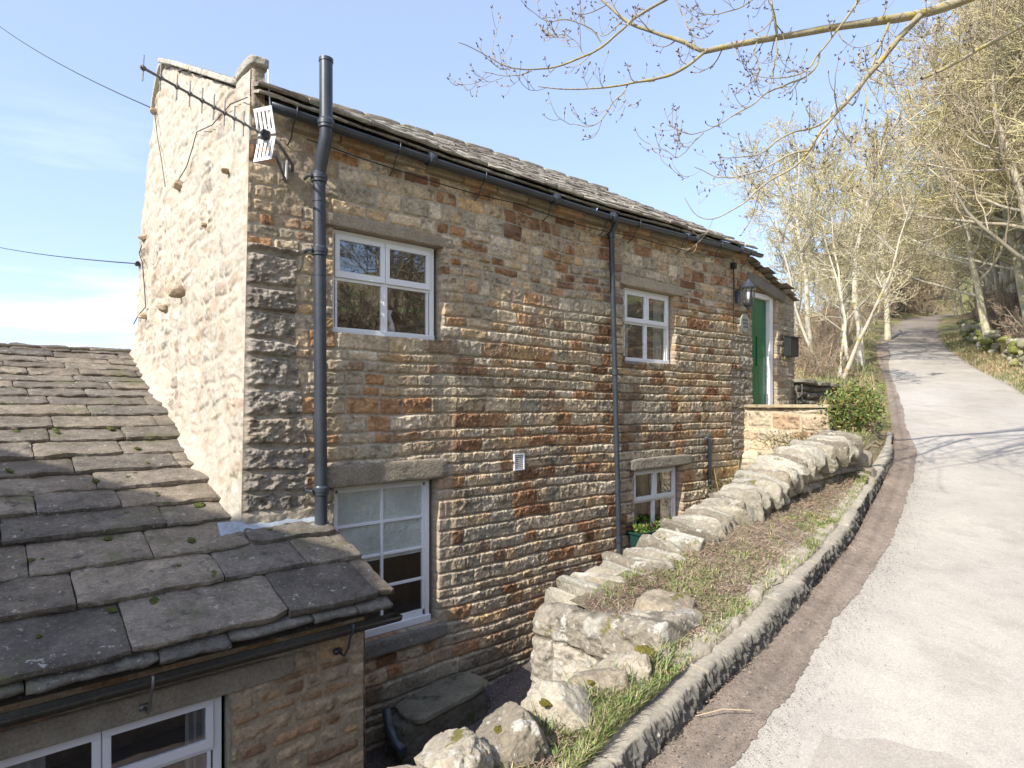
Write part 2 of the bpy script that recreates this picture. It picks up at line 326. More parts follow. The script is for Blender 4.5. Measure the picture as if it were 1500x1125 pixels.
def slab(x0, x1, v0, v1, w0, w1, th, seed, fr, res=0.03, rag=0.014, amp=0.009, thick_front=True, colr=(.2, .18, .15), wedge=0.0):
    """one roof slate: fr(u, v, w) maps roof coordinates (along, up the slope, off it) to the world"""
    nu = max(4, int((x1 - x0) / res)); nvv = max(4, int((v1 - v0) / res)); r = np.random.default_rng(seed)
    a = np.linspace(0, 1, nu); b = np.linspace(0, 1, nvv); Ag, Bg = np.meshgrid(a, b, indexing='ij')
    lo_ = v0 + rag * (vn2(a * (x1 - x0) * 5, seed * 1.7, 3) + 0.5 * vn2(a * (x1 - x0) * 17, seed * 1.3, 4)) + wedge * (a - 0.5)
    cn_ = 0.035 * (r.random() ** 2) ; lo_ = lo_ + cn_ * (sst(0.12, 0, a) * r.random() * 1.2 + sst(0.88, 1, a) * r.random() * 1.2)
    U = x0 + Ag * (x1 - x0) + 0.4 * rag * vn2(Bg * 6, seed + 0.5, 5) * (2 * np.abs(Ag - 0.5))
    V = lo_[:, None] * (1 - Bg) + v1 * Bg
    ed = np.minimum.reduce([(U - x0), (x1 - U), (V - lo_[:, None])])
    Wt = w0 * (1 - Bg) + w1 * Bg + th + amp * fbm2(U * 5 + seed, V * 6, 11, 4, .5) + 0.5 * amp * np.abs(fbm2(U * 22, V * 22 + seed, 12, 3)) - 0.010 * (1 - sst(0, 0.03, ed))
    T = fr(U, V, Wt)
    Bm = fr(U, V + 0.004, w0 * (1 - Bg) + w1 * Bg + 0.003 * fbm2(U * 20, V * 20, seed))
    mid = fr(U, V - 0.006 + 0.008 * fbm2(U * 25, V * 9, seed + 4, 2), (w0 * (1 - Bg) + w1 * Bg) + th * 0.45)
    Vs = [T.reshape(-1, 3)]; F = [gridF(nu, nvv)]; N = nu * nvv
    idx = np.arange(N).reshape(nu, nvv)
    rim = np.concatenate([idx[::-1, 0], idx[0, 1:], idx[1:, -1], idx[-1, ::-1][1:-1]])
    Mr = mid.reshape(-1, 3)[rim]; Br = Bm.reshape(-1, 3)[rim]
    k = len(rim); Vs += [Mr, Br]; i0 = np.arange(k); i1 = (i0 + 1) % k
    F.append(np.stack([rim[i0], rim[i1], N + i1, N + i0], -1)); F.append(np.stack([N + i0, N + i1, N + k + i1, N + k + i0], -1))
    c = np.tile(np.array(colr), (N + 2 * k, 1)) * (1 + 0.15 * (r.random() - .5))
    return np.concatenate(Vs), np.concatenate(F), c
def slate_roof(name, parent, m, x0, x1, exps, widths, th, fr, seed, res=0.03, pal=None, left=None, right=None, over=0.10):
    r = np.random.default_rng(seed); V = []; F = []; C = []; n = 0; v = 0; k = 0
    pal = pal if pal is not None else np.array([(.17, .15, .125), (.21, .185, .15), (.14, .125, .11), (.19, .16, .13)])
    for ci, ex in enumerate(exps):
        xs = x0 if left is None else left(v); xe = x1 if right is None else right(v)
        x = xs + (r.random() - 0.5) * 0.02 - (0 if left is not None else 0.2 * r.random())
        t = th[0] + (th[1] - th[0]) * ci / max(1, len(exps) - 1)
        while x < xe - 0.02:
            wd = (widths[0] + (widths[1] - widths[0]) * r.random()) * (0.65 + 0.6 * ex / exps[0])
            e_ = x + wd
            if e_ > xe - 0.12: e_ = xe + (r.random() - 0.5) * 0.03
            tt = t * (0.85 + 0.4 * r.random())
            a, f, c = slab(x + 0.004, e_ - 0.004, v + (r.random() - .5) * 0.02, v + ex + over, t * 1.05 + r.random() * 0.006, 0.0, tt, seed * 1000 + k, fr, res, colr=pal[r.integers(len(pal))] * (0.8 + 0.4 * r.random()), wedge=(r.random() - .5) * 0.03)
            V.append(a); F.append(f + n); C.append(c); n += len(a); x = e_; k += 1
        v += ex
    me = npmesh(name, np.concatenate(V), np.concatenate(F), np.concatenate(C))
    o = link(name, me, m, parent)
    # keep crisp edges between top and rim
    md = o.modifiers.new("edges", 'EDGE_SPLIT'); md.split_angle = radians(38)
    return o

_unit = {}
def rock_np(dim, loc, rotm, seed, res=14, p=3.2, amp=0.06, freq=3.0, col=(.45, .42, .35)):
    """rounded, knocked-about block: superellipsoid cube sphere with 3-D noise"""
    if res not in _unit:
        g = np.linspace(-1, 1, res); a, b = np.meshgrid(g, g, indexing='ij'); o = np.ones_like(a); Vs = []; Fs = []; n = 0
        for ax in range(3):
            for sg in (-1, 1):
                v = [None] * 3; v[ax] = o * sg; v[(ax + 1) % 3] = a; v[(ax + 2) % 3] = b
                Vs.append(np.stack(v, -1).reshape(-1, 3)); Fs.append(gridF(res, res, sg < 0) + n); n += res * res
        Vv = np.concatenate(Vs); key = np.round(Vv * 1e4).astype(int)
        _, first, inv = np.unique(key, axis=0, return_index=True, return_inverse=True); inv = inv.reshape(-1)
        _unit[res] = (Vv[first], inv[np.concatenate(Fs)])
    Vv, F = _unit[res]
    u = np.tan(Vv * 0.72) / np.tan(0.72)
    nrm = (np.abs(u) ** p).sum(1) ** (1 / p)
    q = u / nrm[:, None]
    s = max(dim)
    P = q * np.array(dim) / 2
    w = P * freq / s * 1.0
    d = fbm(w[:, 0] + seed * 3.7, w[:, 1], w[:, 2], seed, 4, 0.55)
    ch = vn(w[:, 0] * .6 + seed, w[:, 1] * .6, w[:, 2] * .6 + 9, seed + 3)
    P = P * (1 + amp * d[:, None] + 0.8 * amp * ch[:, None])
    rg_ = np.random.default_rng(seed + 555); dm_ = np.array(dim) / 2; P = P * (1 + .16 * amp * np.abs(vn(w[:, 0] * 5, w[:, 1] * 5, w[:, 2] * 5 + seed, seed + 8))[:, None] * 3)
    if p < 5.5:
        for _ in range(9):
            n_ = rg_.normal(size=3); n_ /= np.linalg.norm(n_); q_ = P / dm_; dd_ = q_ @ n_; lim = .76 + .22 * rg_.random(); ex_ = np.clip(dd_ - lim, 0, 9) * .85; P = P - ex_[:, None] * n_ * dm_
    P = P @ np.array(rotm).T + np.array(loc)
    r = np.random.default_rng(seed)
    return P, F, np.tile(np.array(col) * (0.85 + 0.3 * r.random()), (len(P), 1))
def rotm(ax=0, ay=0, az=0):
    from mathutils import Euler
    return np.array(Euler((ax, ay, az)).to_matrix())
def rock(name, parent, m, dim, loc, rot=(0, 0, 0), seed=1, **k):
    V, F, C = rock_np(dim, (0, 0, 0), rotm(*rot), seed, **k)
    me = npmesh(name, V + np.array(loc), F, C)
    return link(name, me, m, parent)

# ------------------------------------------------------------------ the cottage
WY = 5.6
house = empty('stone_cottage', (WY, 7.5, -3.4), 'tall stone cottage with a pale sunlit gable, brown rubble long wall and green door', 'cottage')
def gx(z): return 1.745 + 0.02 * (z + 1.0)
GT = np.array([(5.4, 2.97), (5.98, 2.97), (6.0, 2.95), (9.0, 4.44), (9.62, 3.95), (10.23, 2.85), (10.42, 2.45)])
# long wall
nx_ = 1150; nz_ = 900
xs = np.concatenate([np.linspace(1.75, 5.5, 440, endpoint=False), np.linspace(5.5, 12.43, 540)])
ztop = np.interp(xs, [1.75, 3.85, 6.4, 8.5, 10.4, 10.56, 12.43], [2.72, 2.68, 2.67, 2.73, 2.81, 2.55, 2.06])
tt = np.linspace(0, 1, nz_)
Xg, Tg = np.meshgrid(xs, tt, indexing='ij'); Zg = -3.5 + Tg * (ztop[:, None] + 3.5)
c1 = courses(Xg, Zg, 11, (.10, .20), (.15, .40), 0.030)
c2 = courses(Xg, Zg, 23, (.16, .34), (.6, 1.1), 0.05)
# deep weathered joints low and right, flush pointing high and left
deep = sst(-0.15, 0.35, (Xg - 3.9) * 0.14 + (1.3 - Zg) * 0.26 + 0.02 + 0.3 * fbm2(Xg * 0.8, Zg * 0.9, 90, 3) - 0.9 * sst(1.2, 1.9, Zg)) * sst(10.9, 10.2, Xg)
deep = deep * (0.75 + 0.25 * sst(3.8, 4.2, Xg))
h1, k1 = relief(Xg, Zg, c1, 11, 0.010, 0.014, 0.020, 0.0, 0.010)
h1b, k1b = ledged(Xg, Zg, c1, 11, 0.007, 0.011, 0.024, 0.046, 0.013, mortar=(.37, .315, .24))
h = h1 * (0.55 - 0.55 * deep + 0.0) + h1b * deep + 0.25 * h1 * (1 - deep); colw = k1 * (1 - deep[..., None]) + k1b * deep[..., None]
h2, k2 = relief(Xg, Zg, c2, 23, 0.007, 0.03, 0.034, 0.0, 0.019, pal=GREYS * np.array((1.08, 1.02, .95)), mortar=(.30, .26, .195))
qrow = c2['R'][..., 0]
qm = ((Xg < 2.36 + 0.20 * vn2(Zg * 1.9, Zg * 0 + 2.2, 5)) & (Zg < 1.42) & (Zg > -1.35)).astype(float)
h = h2 * qm + h * (1 - qm); colw = k2 * qm[..., None] + colw * (1 - qm[..., None])
# quoins of the far corner and greyer wing wall
q3 = ((Xg > 10.05 - 0.12 * np.sign(vn2(Zg * 2.6, Zg * 0, 8))) & (Xg < 10.7) & (Zg < 1.2)).astype(float) * (Xg < 10.66)
h = h2 * q3 * .8 + h * (1 - q3); colw = k2 * q3[..., None] * 1.05 + colw * (1 - q3[..., None])
wing = (Xg > 11.72).astype(float)
colw = colw * (1 - wing[..., None]) + wing[..., None] * (0.45 * colw + 0.55 * np.array((.25, .235, .19)))
# rendered patch by the aerial and pale plaster-like patch under the quoins
rp = sst(0.2, 0.6, 1 - np.hypot((Xg - 2.25) / 0.55, (Zg - 2.05) / 0.75) + 0.25 * fbm2(Xg * 3, Zg * 3, 44, 3)) * sst(1.95, 2.0, Xg)
h = h * (1 - 0.85 * rp) + 0.012 * rp * fbm2(Xg * 6, Zg * 6, 45, 4); colw = colw * (1 - rp[..., None]) + rp[..., None] * np.array((.38, .31, .22))
rp2 = sst(-0.93, -1.0, Zg) * sst(2.8, 2.6, Xg) * sst(-1.7, -1.5, Zg)
h = h * (1 - rp2) + rp2 * (0.03 + 0.01 * fbm2(Xg * 9, Zg * 9, 46, 4)); colw = colw * (1 - rp2[..., None]) + rp2[..., None] * np.array((.42, .36, .27))
# mason's margins: smoother patch left of the left windows' right jamb
pm = sst(4.02, 3.95, Xg) * sst(3.7, 3.78, Xg) * sst(0.55, 0.45, Zg) * sst(-3.2, -3.0, Zg)
colw = colw * (1 - 0.5 * pm[..., None]) + 0.5 * pm[..., None] * np.array((.40, .33, .24)); h = h * (1 - 0.4 * pm)
# damp, algae-dark footing with its own ragged outline
dm = sst(0.25, -0.15, Zg - yard_z(Xg) - 0.45 + 0.3 * fbm2(Xg * 1.5, Zg * 1.5, 60, 4))[..., None]
colw = colw * (1 - 0.62 * dm) + 0.62 * dm * np.array((.12, .11, .085))
# moss grey wash in patches
gw = sst(0.0, 0.9, fbm2(Xg * 1.1 + 3, Zg * 1.6, 71, 4))[..., None]
colw = colw * (1 - 0.35 * gw) + 0.35 * gw * np.array((.29, .27, .21))
bow = 0.018 * np.sin((Xg - 2.0) * 0.9 + 0.6) * sst(2.0, 2.8, Xg) * sst(12.4, 11, Xg) + 0.012 * fbm2(Xg * 0.5, Zg * 0.6, 77, 2)
h = h + bow
WIN = [('upper left', 2.58, 3.80, .70, 1.71), ('upper right', 7.04, 8.21, .63, 1.70), ('lower left', 2.60, 3.74, -2.36, -.80), ('lower right', 7.25, 8.40, -2.02, -.96)]
INS = np.zeros(Xg.shape, bool)
for nm, a, b, c, d in WIN: INS |= (Xg > a - 0.01) & (Xg < b + 0.06) & (Zg > c - 0.005) & (Zg < d + 0.01)
DOOR = (10.68, 11.66, -0.2, 2.10)
INS |= (Xg > DOOR[0]) & (Xg < DOOR[1]) & (Zg > DOOR[2]) & (Zg < DOOR[3])
h = np.where(INS, -0.14, h); colw = np.where(INS[..., None], np.array((.33, .29, .23)), colw)
h = h * np.where(INS, 1, sst(1.75, 1.80, Xg)); h[-1, :] = -0.4
shift = (gx(Zg) - 1.75) * sst(3.2, 1.75, Xg)
P = np.stack([Xg + shift, WY - h, Zg], -1)
Fq = gridF(len(xs), nz_, False)
i_in = INS.reshape(-1)[Fq].all(1)
colw = np.clip(colw, 0.01, 0.9)
fw = link('front_wall', npmesh('front_wall', P, Fq[~i_in], colw), M['wall'], house)
# gable wall
ys = np.linspace(5.6, 10.42, 330); zt = np.interp(ys, GT[:, 0], GT[:, 1]); nzg = 420
Yg, Tg = np.meshgrid(ys, np.linspace(0, 1, nzg), indexing='ij'); Zg = -2.2 + Tg * (zt[:, None] + 2.2)
cg = courses(Yg + .06 * vn2(Yg * 4, Zg * 4, 39), Zg + .07 * fbm2(Yg * 2.6, Zg * 2.6, 30, 2), 31, (.10, .26), (.14, .48), 0.06)
hg, kg = relief(Yg, Zg, cg, 31, 0.022, 0.03, 0.016, 0.0, 0.011, pal=CREAM, mortar=(.54, .47, .36), jvar=0.02)
smo = sst(-0.9, 0.05, fbm2(Yg * 1.6, Zg * 1.3, 33, 4))[..., None]
kg = kg * (1 - 0.72 * smo) + 0.72 * smo * np.array((.55, .485, .375)); hg = hg * (1 - 0.5 * smo[..., 0]) + 0.014 * fbm2(Yg * 3.1, Zg * 2.4, 34, 5, .6)
gsp = sst(0.55, 0.9, fbm2(Yg * 5, Zg * 7, 36, 3))[..., None] * 0.6
kg = kg * (1 - gsp) + gsp * np.array((.45, .33, .22))
zr = -1.17 + 0.394 * (Yg - 5.6)                               # where the lower roof meets the gable: sloping mortar fillet
fil = np.exp(-np.clip(Zg - zr - 0.03, 0, 9) / 0.16); hg = hg * (1 - .5 * fil) + 0.13 * fil * (0.8 + 0.5 * vn2(Yg * 2.2, Zg * .5, 35)) * sst(5.6, 5.9, Yg)
kg = kg * (1 - 0.55 * fil[..., None]) + 0.55 * fil[..., None] * np.array((.50, .44, .34))
ri = sst(9.3, 10.3, Yg); hg = hg + 0.02 * ri * fbm2(Yg * 5, Zg * 5, 37, 3)
hg = hg * sst(5.6, 5.66, Yg); hg[-1, :] = -0.3; hg[:, -1] = -0.12
Pg = np.stack([gx(Zg) - hg, Yg + 0.02 * ri * fbm2(Zg * 3, Zg * 0, 38, 3), Zg], -1)
gw_ = link('gable_wall', npmesh('gable_wall', Pg, gridF(330, nzg, True), np.clip(kg * np.array((.82, .85, .90)), .02, .9)), M['render'], house)
# plain hidden walls and parapet back
b = MB()
b.add([(2.0, 10.42, -3.4), (10.5, 10.42, -3.4), (10.5, 10.42, 2.45), (2.0, 10.42, 2.45)], [(0, 1, 2, 3)], (.38, .31, .23))
b.add([(10.5, 5.75, 2.1), (10.5, 10.42, 2.1), (10.5, 10.42, 2.45), (10.5, 9.0, 4.55), (10.5, 5.75, 2.75)], [(0, 1, 2, 3, 4)], (.38, .31, .23))
b.add([(12.42, 5.65, -1.5), (12.42, 9.5, -1.5), (12.42, 9.5, 2.0), (12.42, 5.65, 2.05)], [(0, 1, 2, 3)], (.33, .28, .21))
b.add([(1.93, y, z) for y, z in ((5.56, 2.6), (5.56, 3.0), (5.98, 3.03), (9.0, 4.44), (10.4, 2.45), (9.0, 3.9))], [(0, 1, 2, 3, 4, 5)], (.38, .34, .27))
b.build('rear_wall', M['wall'], house)
# coping along the gable and the kneeler
for i, (ya, yb) in enumerate(((6.0, 6.75), (6.77, 7.5), (7.52, 8.3), (8.32, 9.05))):
    za, zb = np.interp([ya, yb], [6.0, 9.0], [2.98, 4.46]); an = math.atan2(zb - za, yb - ya)
    rock('coping_stone', house, M['rock'], (0.25, (yb - ya) / cos(an) * 1.03, 0.06), (1.89, (ya + yb) / 2, (za + zb) / 2 + 0.015), (an, 0, 0), 300 + i, p=7, amp=0.03, res=18)
rock('coping_stone', house, M['rock'], (0.22, 0.70, 0.05), (1.90, 9.35, 4.22), (-0.72, 0, 0), 310, p=7, amp=0.03, res=18)
rock('kneeler_base', house, M['block'], (0.12, 0.44, 0.42), (1.89, 5.79, 2.80), (0, 0, 0), 312, p=9, amp=0.03, res=26, col=(.36, .31, .23))
rock('kneeler', house, M['block'], (0.17, 0.47, 0.09), (1.885, 5.76, 3.03), (0.03, 0, 0), 311, p=6, amp=0.05, res=20)
# stones standing proud of the gable
for i, (x, y, s) in enumerate(((262, 272, .10), (268, 428, .15), (243, 452, .11), (215, 463, .10), (210, 348, .09), (240, 590, .19), (275, 668, .22), (222, 163, .08), (300, 330, .05), (330, 250, .05))):
    p = atX(x, y, gx(1)); rock('protruding_stone', gw_, M['block' if i not in (5, 6) else 'rock'], (s * 1.3, s * 1.6, s * .9 if i not in (5, 6) else .075), (gx(p[2]) - (0.15 if i in (5, 6) else 0.02), p[1], p[2]), (0, .1, .2 * i), 330 + i, p=5, amp=.08, res=12, col=(.42, .32, .22))
# main roof
GZ = lambda x: np.interp(x, [1.9, 3.85, 6.4, 8.5, 10.4, 10.8], [2.62, 2.57, 2.555, 2.62, 2.70, 2.71])
RZ = [4.36, 4.50, 4.59, 4.68, 4.74]
def frm(z_e0=.08, y_e=5.43, y_r=9.0):
    def f(u, v, w):
        zr_ = np.interp(u, [1.9, 3.2, 5.0, 7.0, 10.6], RZ); z_e = z_e0 + GZ(u) - .05 * sst(7.5, 10.4, u); an = np.arctan2(zr_ - z_e, y_r - y_e)
        sag = -0.0 * np.sin((u - 1.9) / 8.6 * pi) * np.clip(v, 0, 4) / 4
        return np.stack([u + 0 * v, y_e + v * np.cos(an) - w * np.sin(an), z_e + v * np.sin(an) + w * np.cos(an) + sag], -1)
    return f
ex = [.28, .26, .25, .24, .23, .23, .22, .22, .22, .21, .21, .21, .20, .20, .20, .19, .19, .19, .19]
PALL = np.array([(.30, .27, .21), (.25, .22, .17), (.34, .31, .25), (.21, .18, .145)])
slate_roof('roof', house, M['slate_pale'], 1.975, 10.58, ex, (.32, .62), (.040, .034), frm(), 41, res=0.045, pal=PALL)
b = MB()
b.add([(1.97, 9.0, 4.32), (10.58, 9.0, 4.72), (10.58, 10.6, 2.5), (1.9, 10.6, 2.4)], [(0, 1, 2, 3)], (.26, .23, .18))
b.add([(1.97, 5.5, 2.67), (10.56, 5.5, 2.74), (10.56, 9.0, 4.66), (1.97, 9.0, 4.26)], [(0, 3, 2, 1)], (.15, .12, .09))
b.build('rear_roof', M['slate_pale'], house)
for i in range(13):
    x = 2.05 + i * .66; rock('ridge_stone', house, M['rock'], (.68, .30, .085), (x + .3, 9.02, float(np.interp(x + .3, [1.9, 3.2, 5.0, 7.0, 10.6], RZ)) + .03), (0, -0.04, 0), 350 + i, p=6, amp=.05, res=12, col=(.33, .29, .22))
# wing roof (lean-to falling away beyond the main gable)
def frw(u, v, w):                                              # u along +Y, v up the slope (towards -X)
    an = math.atan2(.27, 1); return np.stack([12.46 - v * cos(an) + w * sin(an), 5.50 + u, 2.055 + v * sin(an) + w * cos(an)], -1)
slate_roof('wing_roof', house, M['slate_pale'], 0, 3.8, [.28, .27, .26, .26, .25, .25, .25, .24], (.4, .6), (.015, .013), frw, 43, res=0.05, pal=PALL)
# gutter with brackets
slate_roof('eaves_course', house, M['slate_pale'], 1.92, 10.56, [.3], (.4, .7), (.034, .034), frm(.035, 5.46), 42, res=0.05, pal=PALL)
g = MB(); N = 10
xa, xb = 1.93, 10.72; n0 = 30
gz = lambda x: float(GZ(x))
V = []; F = []
for i in range(n0):
    x = xa + (xb - xa) * i / (n0 - 1)
    for k in range(N + 1):
        t = pi + pi * k / N; V.append((x, 5.425 + .058 * cos(t), gz(x) + .058 * sin(t)))
for i in range(n0 - 1):
    for k in range(N): F.append((i * (N + 1) + k, i * (N + 1) + k + 1, (i + 1) * (N + 1) + k + 1, (i + 1) * (N + 1) + k))
g.add(V, F)
for x in (3.6, 5.45, 6.55, 8.6, 10.0):                            # joint collars
    g.tube([(x - .035, 5.425, gz(x) - .004), (x + .035, 5.425, gz(x) - .004)], .066, 14)
go = g.build('gutter', M['black'], house, smooth=True); sm = go.modifiers.new('s', 'SOLIDIFY'); sm.thickness = 0.006
for x in (2.15, 3.2, 4.3, 5.4, 6.45, 7.1, 8.3, 9.3, 10.3):
    q = MB(); z = gz(x); q.tube([(x, 5.36, z + .03), (x, 5.36, z - .02), (x, 5.40, z - .07), (x, 5.46, z - .10), (x, 5.50, z - .2), (x, 5.58, z - .24), (x, 5.60, z - .24)], .007, 6)
    q.build('bracket', M['black'], go, smooth=True)
# thin electric cable clipped under the eaves
q = MB(); q.tube([(x, 5.52 - .01 * sin(x * 4), gz(x) - .16 - .03 * abs(sin(x * 1.3))) for x in np.linspace(2.3, 9.9, 40)] + [(9.95, 5.53, 2.4), (9.98, 5.53, 2.0), (10.1, 5.5, 2.02)], .0055, 6)
q.tube([(9.96, 5.54, 2.4), (9.97, 5.54, 1.3)], .007, 6); q.box(9.9, 9.99, 5.49, 5.56, 2.36, 2.46); q.build('wall_cable', M['cable'], house, smooth=True)

def reveal(p, name, x0, x1, z0, z1, y0=5.60, y1=5.745, lin=True):
    """plastered splay closing the opening between the wall face and the window frame"""
    b = MB(); c = (.36, .31, .24); t = .03
    b.box(x0 - t, x0, y0 + .0, y1, z0 - t, z1 + t, c); b.box(x1, x1 + t, y0 + .0, y1, z0 - t, z1 + t, c)
    b.box(x0, x1, y0 + .0, y1, z1, z1 + t, c); b.box(x0, x1, y0, y1, z0 - t, z0, c)
    return b.build(name, M['wall'], p)
def casement(parent, x0, x1, z0, z1, y, split=.46, lights=2, label=None, sash_all=False):
    """painted timber window: fixed lower lights, opening upper lights standing proud"""
    b = MB(); f = .055; d = .05
    b.box(x0, x1, y, y + d, z1 - f, z1); b.box(x0, x1, y - .012, y + d, z0, z0 + .055); b.box(x0, x0 + f, y, y + d, z0 + .055, z1 - f); b.box(x1 - f, x1, y, y + d, z0 + .055, z1 - f)
    zs = z1 - (z1 - z0) * split; w = (x1 - x0 - 2 * f) / lights
    for i in range(lights):
        a = x0 + f + i * w; e = a + w; s = .052
        if i: b.box(a - .014, a + .014, y + .002, y + d - .002, z0 + .055, z1 - f)
        # opening top light, proud
        yy = y - .018; q = .004
        b.box(a + q, e - q, yy, yy + .03, z1 - f - s + .012, z1 - f + .012); b.box(a + q, e - q, yy, yy + .03, zs, zs + s + .012)
        b.box(a + q, a + s, yy, yy + .03, zs + s + .012, z1 - f - s + .012); b.box(e - s, e - q, yy, yy + .03, zs + s + .012, z1 - f - s + .012)
        b.box(a, e, y + .004, y + .04, zs - .03, zs - .002)
        s2 = .022
        b.box(a + .0145, a + .0145 + s2, y + .006, y + .04, z0 + .055, zs - .03); b.box(e - s2 - .0145, e - .0145, y + .006, y + .04, z0 + .055, zs - .03)
    o = b.build('window', M['white'], parent, bevel=.003)
    if label: o['label'] = label
    g = MB()
    for i in range(lights):
        a = x0 + f + i * w; e = a + w
        g.box(a + .03, e - .03, y + .003, y + .007, zs + .03, z1 - f - .02); g.box(a + .02, e - .02, y + .022, y + .026, z0 + .05, zs - .02)
    g.build('pane', M['glass'], o)
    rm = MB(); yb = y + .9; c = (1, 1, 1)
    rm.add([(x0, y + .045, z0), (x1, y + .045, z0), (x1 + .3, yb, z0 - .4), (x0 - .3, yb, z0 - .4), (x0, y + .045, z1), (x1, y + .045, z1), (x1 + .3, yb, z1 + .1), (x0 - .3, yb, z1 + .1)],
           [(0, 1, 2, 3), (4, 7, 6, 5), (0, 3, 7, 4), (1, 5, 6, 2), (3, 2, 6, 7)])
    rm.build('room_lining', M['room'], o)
    return o
def curtain(o, x0, x1, z0, z1, y, m='curtain', seed=0, folds=9):
    n = 60; V = []; F = []
    for i in range(n):
        t = i / (n - 1); x = x0 + (x1 - x0) * t; yy = y + .02 * sin(t * folds * 2 * pi / 2 + seed) + .008 * sin(t * 31 + seed)
        V += [(x, yy, z0), (x + .01 * sin(t * 9), yy * 1.0 + .004, (z0 + z1) / 2), (x, yy, z1)]
    for i in range(n - 1):
        for k in (0, 1): F.append((i * 3 + k, i * 3 + 3 + k, i * 3 + 4 + k, i * 3 + 1 + k))
    b = MB(); b.add(V, F); return b.build('curtain', M[m], o, smooth=True)
WYF = 5.665
for nm, a, b_, c, d in WIN:
    if nm == 'lower left': continue
    o = casement(house, a, b_, c, d, WYF, label=nm.split()[0] + ' casement window ' + ('beside the thick soil pipe' if nm == 'upper left' else 'right of the thin downpipe' if nm == 'upper right' else 'above the green flower trough'))
    if nm != 'upper left':
        curtain(o, a + .04, a + .3, c, d, WYF + .12, seed=1, folds=6); curtain(o, b_ - .2, b_ - .04, c, d, WYF + .12, seed=2, folds=5)
    else:
        q = MB(); q.tube([(a + .76, WYF + .14, c + .05), (a + .76, WYF + .14, c + .1), (a + .77, WYF + .14, c + .16), (a + .74, WYF + .14, c + .25), (a + .75, WYF + .14, c + .3)], [.045, .05, .025, .018, .03], 10); q.build('ornament', M['white'], o, smooth=True)
    s = MB(); s.box(a - .0, b_ + .06, 5.585, 5.70, c - .05, c - .004, (.25, .23, .19)); s.build('sill', M['block'], o, bevel=.006)
# tall twelve-pane style sash at lower left
x0, x1, z0, z1 = 2.60, 3.74, -2.36, -.80; y = WYF
b = MB(); f = .05
b.box(x0, x1, y, y + .06, z1 - f, z1); b.box(x0, x1, y - .03, y + .06, z0, z0 + .07); b.box(x0, x0 + f, y, y + .06, z0 + .07, z1 - f); b.box(x1 - f, x1, y, y + .06, z0 + .07, z1 - f)
b.box(x0 + f, x0 + f + .03, y + .012, y + .05, z0 + .07, z1 - f); b.box(x1 - f - .03, x1 - f, y + .012, y + .05, z0 + .07, z1 - f)
b.box(x0 + f, x1 - f, y + .012, y + .05, z1 - f - .03, z1 - f); b.box(x0 + f, x1 - f, y + .012, y + .05, z0 + .07, z0 + .13)
xm = (x0 + x1) / 2 + .0
b.box(xm - .014, xm + .014, y + .014, y + .045, z0 + .13, z1 - f - .03)
for k in range(1, 4):
    zz = z1 - f - .03 - (z1 - z0 - .21) * k / 4; b.box(x0 + f + .03, xm - .014, y + .014, y + .045, zz - .014, zz + .014); b.box(xm + .014, x1 - f - .03, y + .014, y + .045, zz - .014, zz + .014)
o = b.build('window', M['white'], house, bevel=.003); o['label'] = 'tall eight-pane window with a pale blind in its upper half'
g = MB(); g.box(x0 + .06, x1 - .06, y + .028, y + .032, z0 + .1, z1 - .06); g.build('pane', M['glass'], o)
g = MB(); nn = 40; V = [(x0 + .06 + (x1 - x0 - .12) * i / (nn - 1), y + .040 + .006 * vn(i * .7, k * .8, 0, 3).item(), z1 - .05 - .76 * k / (nn - 1)) for i in range(nn) for k in range(nn)]
g.add(V, [tuple(int(v) for v in q) for q in gridF(nn, nn)]); g.build('blind', M['blind'], o, smooth=True)
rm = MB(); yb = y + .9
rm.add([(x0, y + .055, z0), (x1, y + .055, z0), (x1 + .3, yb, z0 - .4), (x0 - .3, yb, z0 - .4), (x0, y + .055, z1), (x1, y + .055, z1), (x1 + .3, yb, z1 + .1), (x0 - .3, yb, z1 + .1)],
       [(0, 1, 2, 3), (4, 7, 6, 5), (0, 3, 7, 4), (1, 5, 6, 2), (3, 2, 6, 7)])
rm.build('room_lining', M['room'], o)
rock('sill', o, M['block'], (1.50, .20, .16), (3.16, 5.60, -2.45), (0, 0, 0), 401, p=8, amp=.02, res=24, col=(.20, .19, .165))
# lintels
rock('lintel', house, M['block'], (1.52, .16, .22), (3.16, 5.595, -.695), (0, 0, 0), 402, p=7, amp=.045, freq=9, res=50, col=(.34, .29, .215))
rock('lintel', house, M['block'], (1.62, .16, .17), (7.9, 5.595, -.88), (0, 0, 0), 403, p=7, amp=.045, freq=9, res=50, col=(.33, .29, .225))
rock('lintel', house, M['block'], (1.65, .14, .12), (3.2, 5.625, 1.775), (0, 0, 0), 404, p=8, amp=.035, freq=8, res=40, col=(.38, .32, .235))
rock('lintel', house, M['block'], (1.55, .14, .15), (7.7, 5.625, 1.785), (0, 0, 0), 405, p=8, amp=.035, freq=8, res=40, col=(.38, .32, .235))
rock('lintel', house, M['block'], (1.5, .16, .2), (11.25, 5.61, 2.19), (0, 0.16, 0), 406, p=8, amp=.02, res=30, col=(.26, .24, .2))
# eaves band of flat stones under the gutter
for i in range(17):
    x = 2.15 + i * .49; rock('eaves_stone', house, M['block'], (.49, .2, .09), (x + .24, 5.60, float(np.interp(x + .24, [1.9, 3.85, 6.4, 8.5, 10.4, 10.8], [2.62, 2.57, 2.555, 2.62, 2.70, 2.71])) - .05), (0, 0, 0), 410 + i, p=9, amp=.02, res=12, col=[(.36, .29, .2), (.40, .27, .16), (.33, .28, .21)][i % 3])
